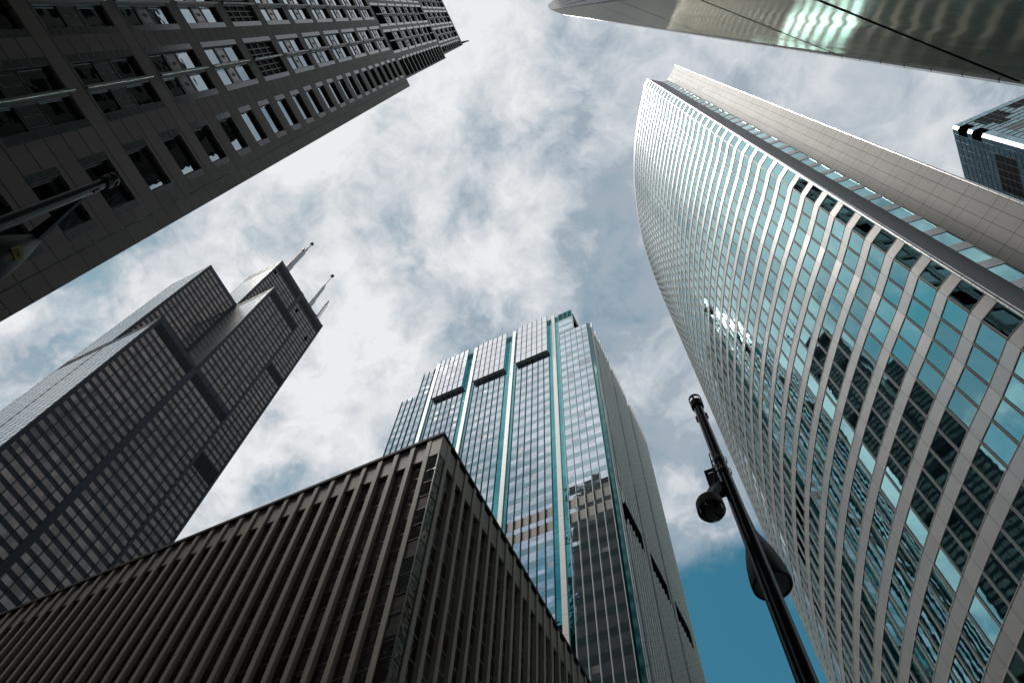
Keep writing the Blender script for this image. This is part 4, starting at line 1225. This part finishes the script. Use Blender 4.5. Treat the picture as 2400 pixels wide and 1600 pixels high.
def number_sticker(head_obj, head, lens_z):
    # a small yellow plate on the side of the head that faces the pavement, its number upside down
    hx, hy = head
    az = math.atan2(0.30, 1.0)
    n = Vector((cos(az), sin(az), -0.12)).normalized()
    zc = lens_z + 0.27
    r = 0.165
    c = Vector((hx + cos(az) * r, hy + sin(az) * r, zc))
    up = Vector((0, 0, -1)); up = (up - n * up.dot(n)).normalized()
    rt = up.cross(n).normalized()
    s = MB()
    w, h = 0.052, 0.042
    q = [c + n * 0.012 + rt * a * w + up * e * h for a, e in ((-1, -1), (1, -1), (1, 1), (-1, 1))]
    q0 = [p - n * 0.02 for p in q]
    s.hexa(q0, q)
    st = s.build('number_sticker', M['sticker'], head_obj)
    cu = bpy.data.curves.new('numerals', 'FONT')
    cu.body = '40'
    cu.size = 0.075
    cu.align_x, cu.align_y = 'CENTER', 'CENTER'
    cu.extrude = 0.001
    tmp = bpy.data.objects.new('tmp', cu)
    COL.objects.link(tmp)
    me = bpy.data.meshes.new_from_object(tmp.evaluated_get(bpy.context.evaluated_depsgraph_get()))
    bpy.data.objects.remove(tmp)
    bpy.data.curves.remove(cu)
    mat = Matrix((rt, up, n)).transposed().to_4x4()
    mat.translation = c + n * 0.0145 - LOC[head_obj.name]
    me.transform(mat)
    me.materials.clear(); me.materials.append(M['ink'])
    o = bpy.data.objects.new('numerals', me)
    COL.objects.link(o)
    o.parent = st


number_sticker(lh, (-4.72, -0.255), 7.10)


def security_camera():
    bx, by = -0.112, 4.27
    t = thing('security_camera', 'round dome camera on a short arm strapped to the black lamp post', 'camera', (bx, by, 7.5))
    for z in (7.79, 7.60):
        s = MB(); r = 0.0655
        s.lathe([(r, z - 0.012), (r + 0.006, z - 0.012), (r + 0.006, z + 0.012), (r, z + 0.012)], (bx, by), 28); bd = s.build('strap', M['band_metal'], t, smooth=True)
        s = MB(); s.box(bx - 0.018, bx + 0.012, by - r - 0.018, by - r - 0.004, z - 0.016, z + 0.016); s.build('buckle', M['band_metal'], bd)
    # bracket plate with a slot, just left of the pole
    px0, px1, y0, y1 = bx - 0.165, bx - 0.055, by - 0.055, by - 0.04
    s = MB()
    s.box(px0, px1, y0, y1, 7.33, 7.595); s.box(px0, px1, y0, y1, 7.622, 7.66); s.box(px0, px0 + 0.03, y0, y1, 7.595, 7.622); s.box(px1 - 0.03, px1, y0, y1, 7.595, 7.622)
    pt = s.build('bracket', M['housing'], t)
    s = MB(); s.box(px0 + 0.01, px1 + 0.05, y1, y1 + 0.07, 7.30, 7.44); s.build('bracket_foot', M['housing'], pt)
    for (xx, zz) in ((px0 + 0.075, 7.53), (px0 + 0.085, 7.40)):
        s = MB(); s.tube((xx, y0 - 0.006, zz), (xx, y0, zz), 0.008, n=8); s.build('bolt', M['lamp_body'], pt)
    c = (-0.305, 3.96)
    zt = 6.87
    s = MB()
    pa = [Vector((bx - 0.062, by - 0.02, 7.95)), Vector((bx - 0.075, by - 0.03, 7.70)), Vector((bx - 0.10, by - 0.075, 7.45)), Vector((bx - 0.15, by - 0.19, 7.10)), Vector((c[0] + 0.03, c[1] + 0.05, zt))]
    for p0, p1 in zip(pa, pa[1:]):
        s.tube(p0, p1, 0.006, n=8)
    s.build('cable', M['lamp_body'], t)
    s = MB()
    A = Vector((px0 + 0.06, by - 0.03, 7.40)); B = Vector((c[0], c[1], zt + 0.02))
    dd = (B - A).normalized(); sd = dd.cross(Vector((0, 0, 1))).normalized(); up = sd.cross(dd)
    def q(p, w, h):
        return [p - sd * w - up * h, p + sd * w - up * h, p + sd * w + up * h, p - sd * w + up * h]
    b4, t4 = q(A, 0.060, 0.035), q(B, 0.040, 0.028)
    s.hexa(b4, t4)
    s.build('arm', M['housing'], t)
    s = MB()
    s.lathe([(0, zt + 0.02), (0.06, zt + 0.018), (0.098, zt), (0.112, zt - 0.03), (0.114, zt - 0.13), (0.106, zt - 0.135)], c, 40)
    s.build('housing', M['housing'], t, smooth=True)
    s = MB()
    prof = [(0.105 * cos(a), zt - 0.132 - 0.072 * sin(a)) for a in [k * pi / 2 / 10 for k in range(11)]]
    s.lathe(prof, c, 40)
    dm = s.build('dome', M['dome'], t, smooth=True)


security_camera()
bpy.context.view_layer.update()
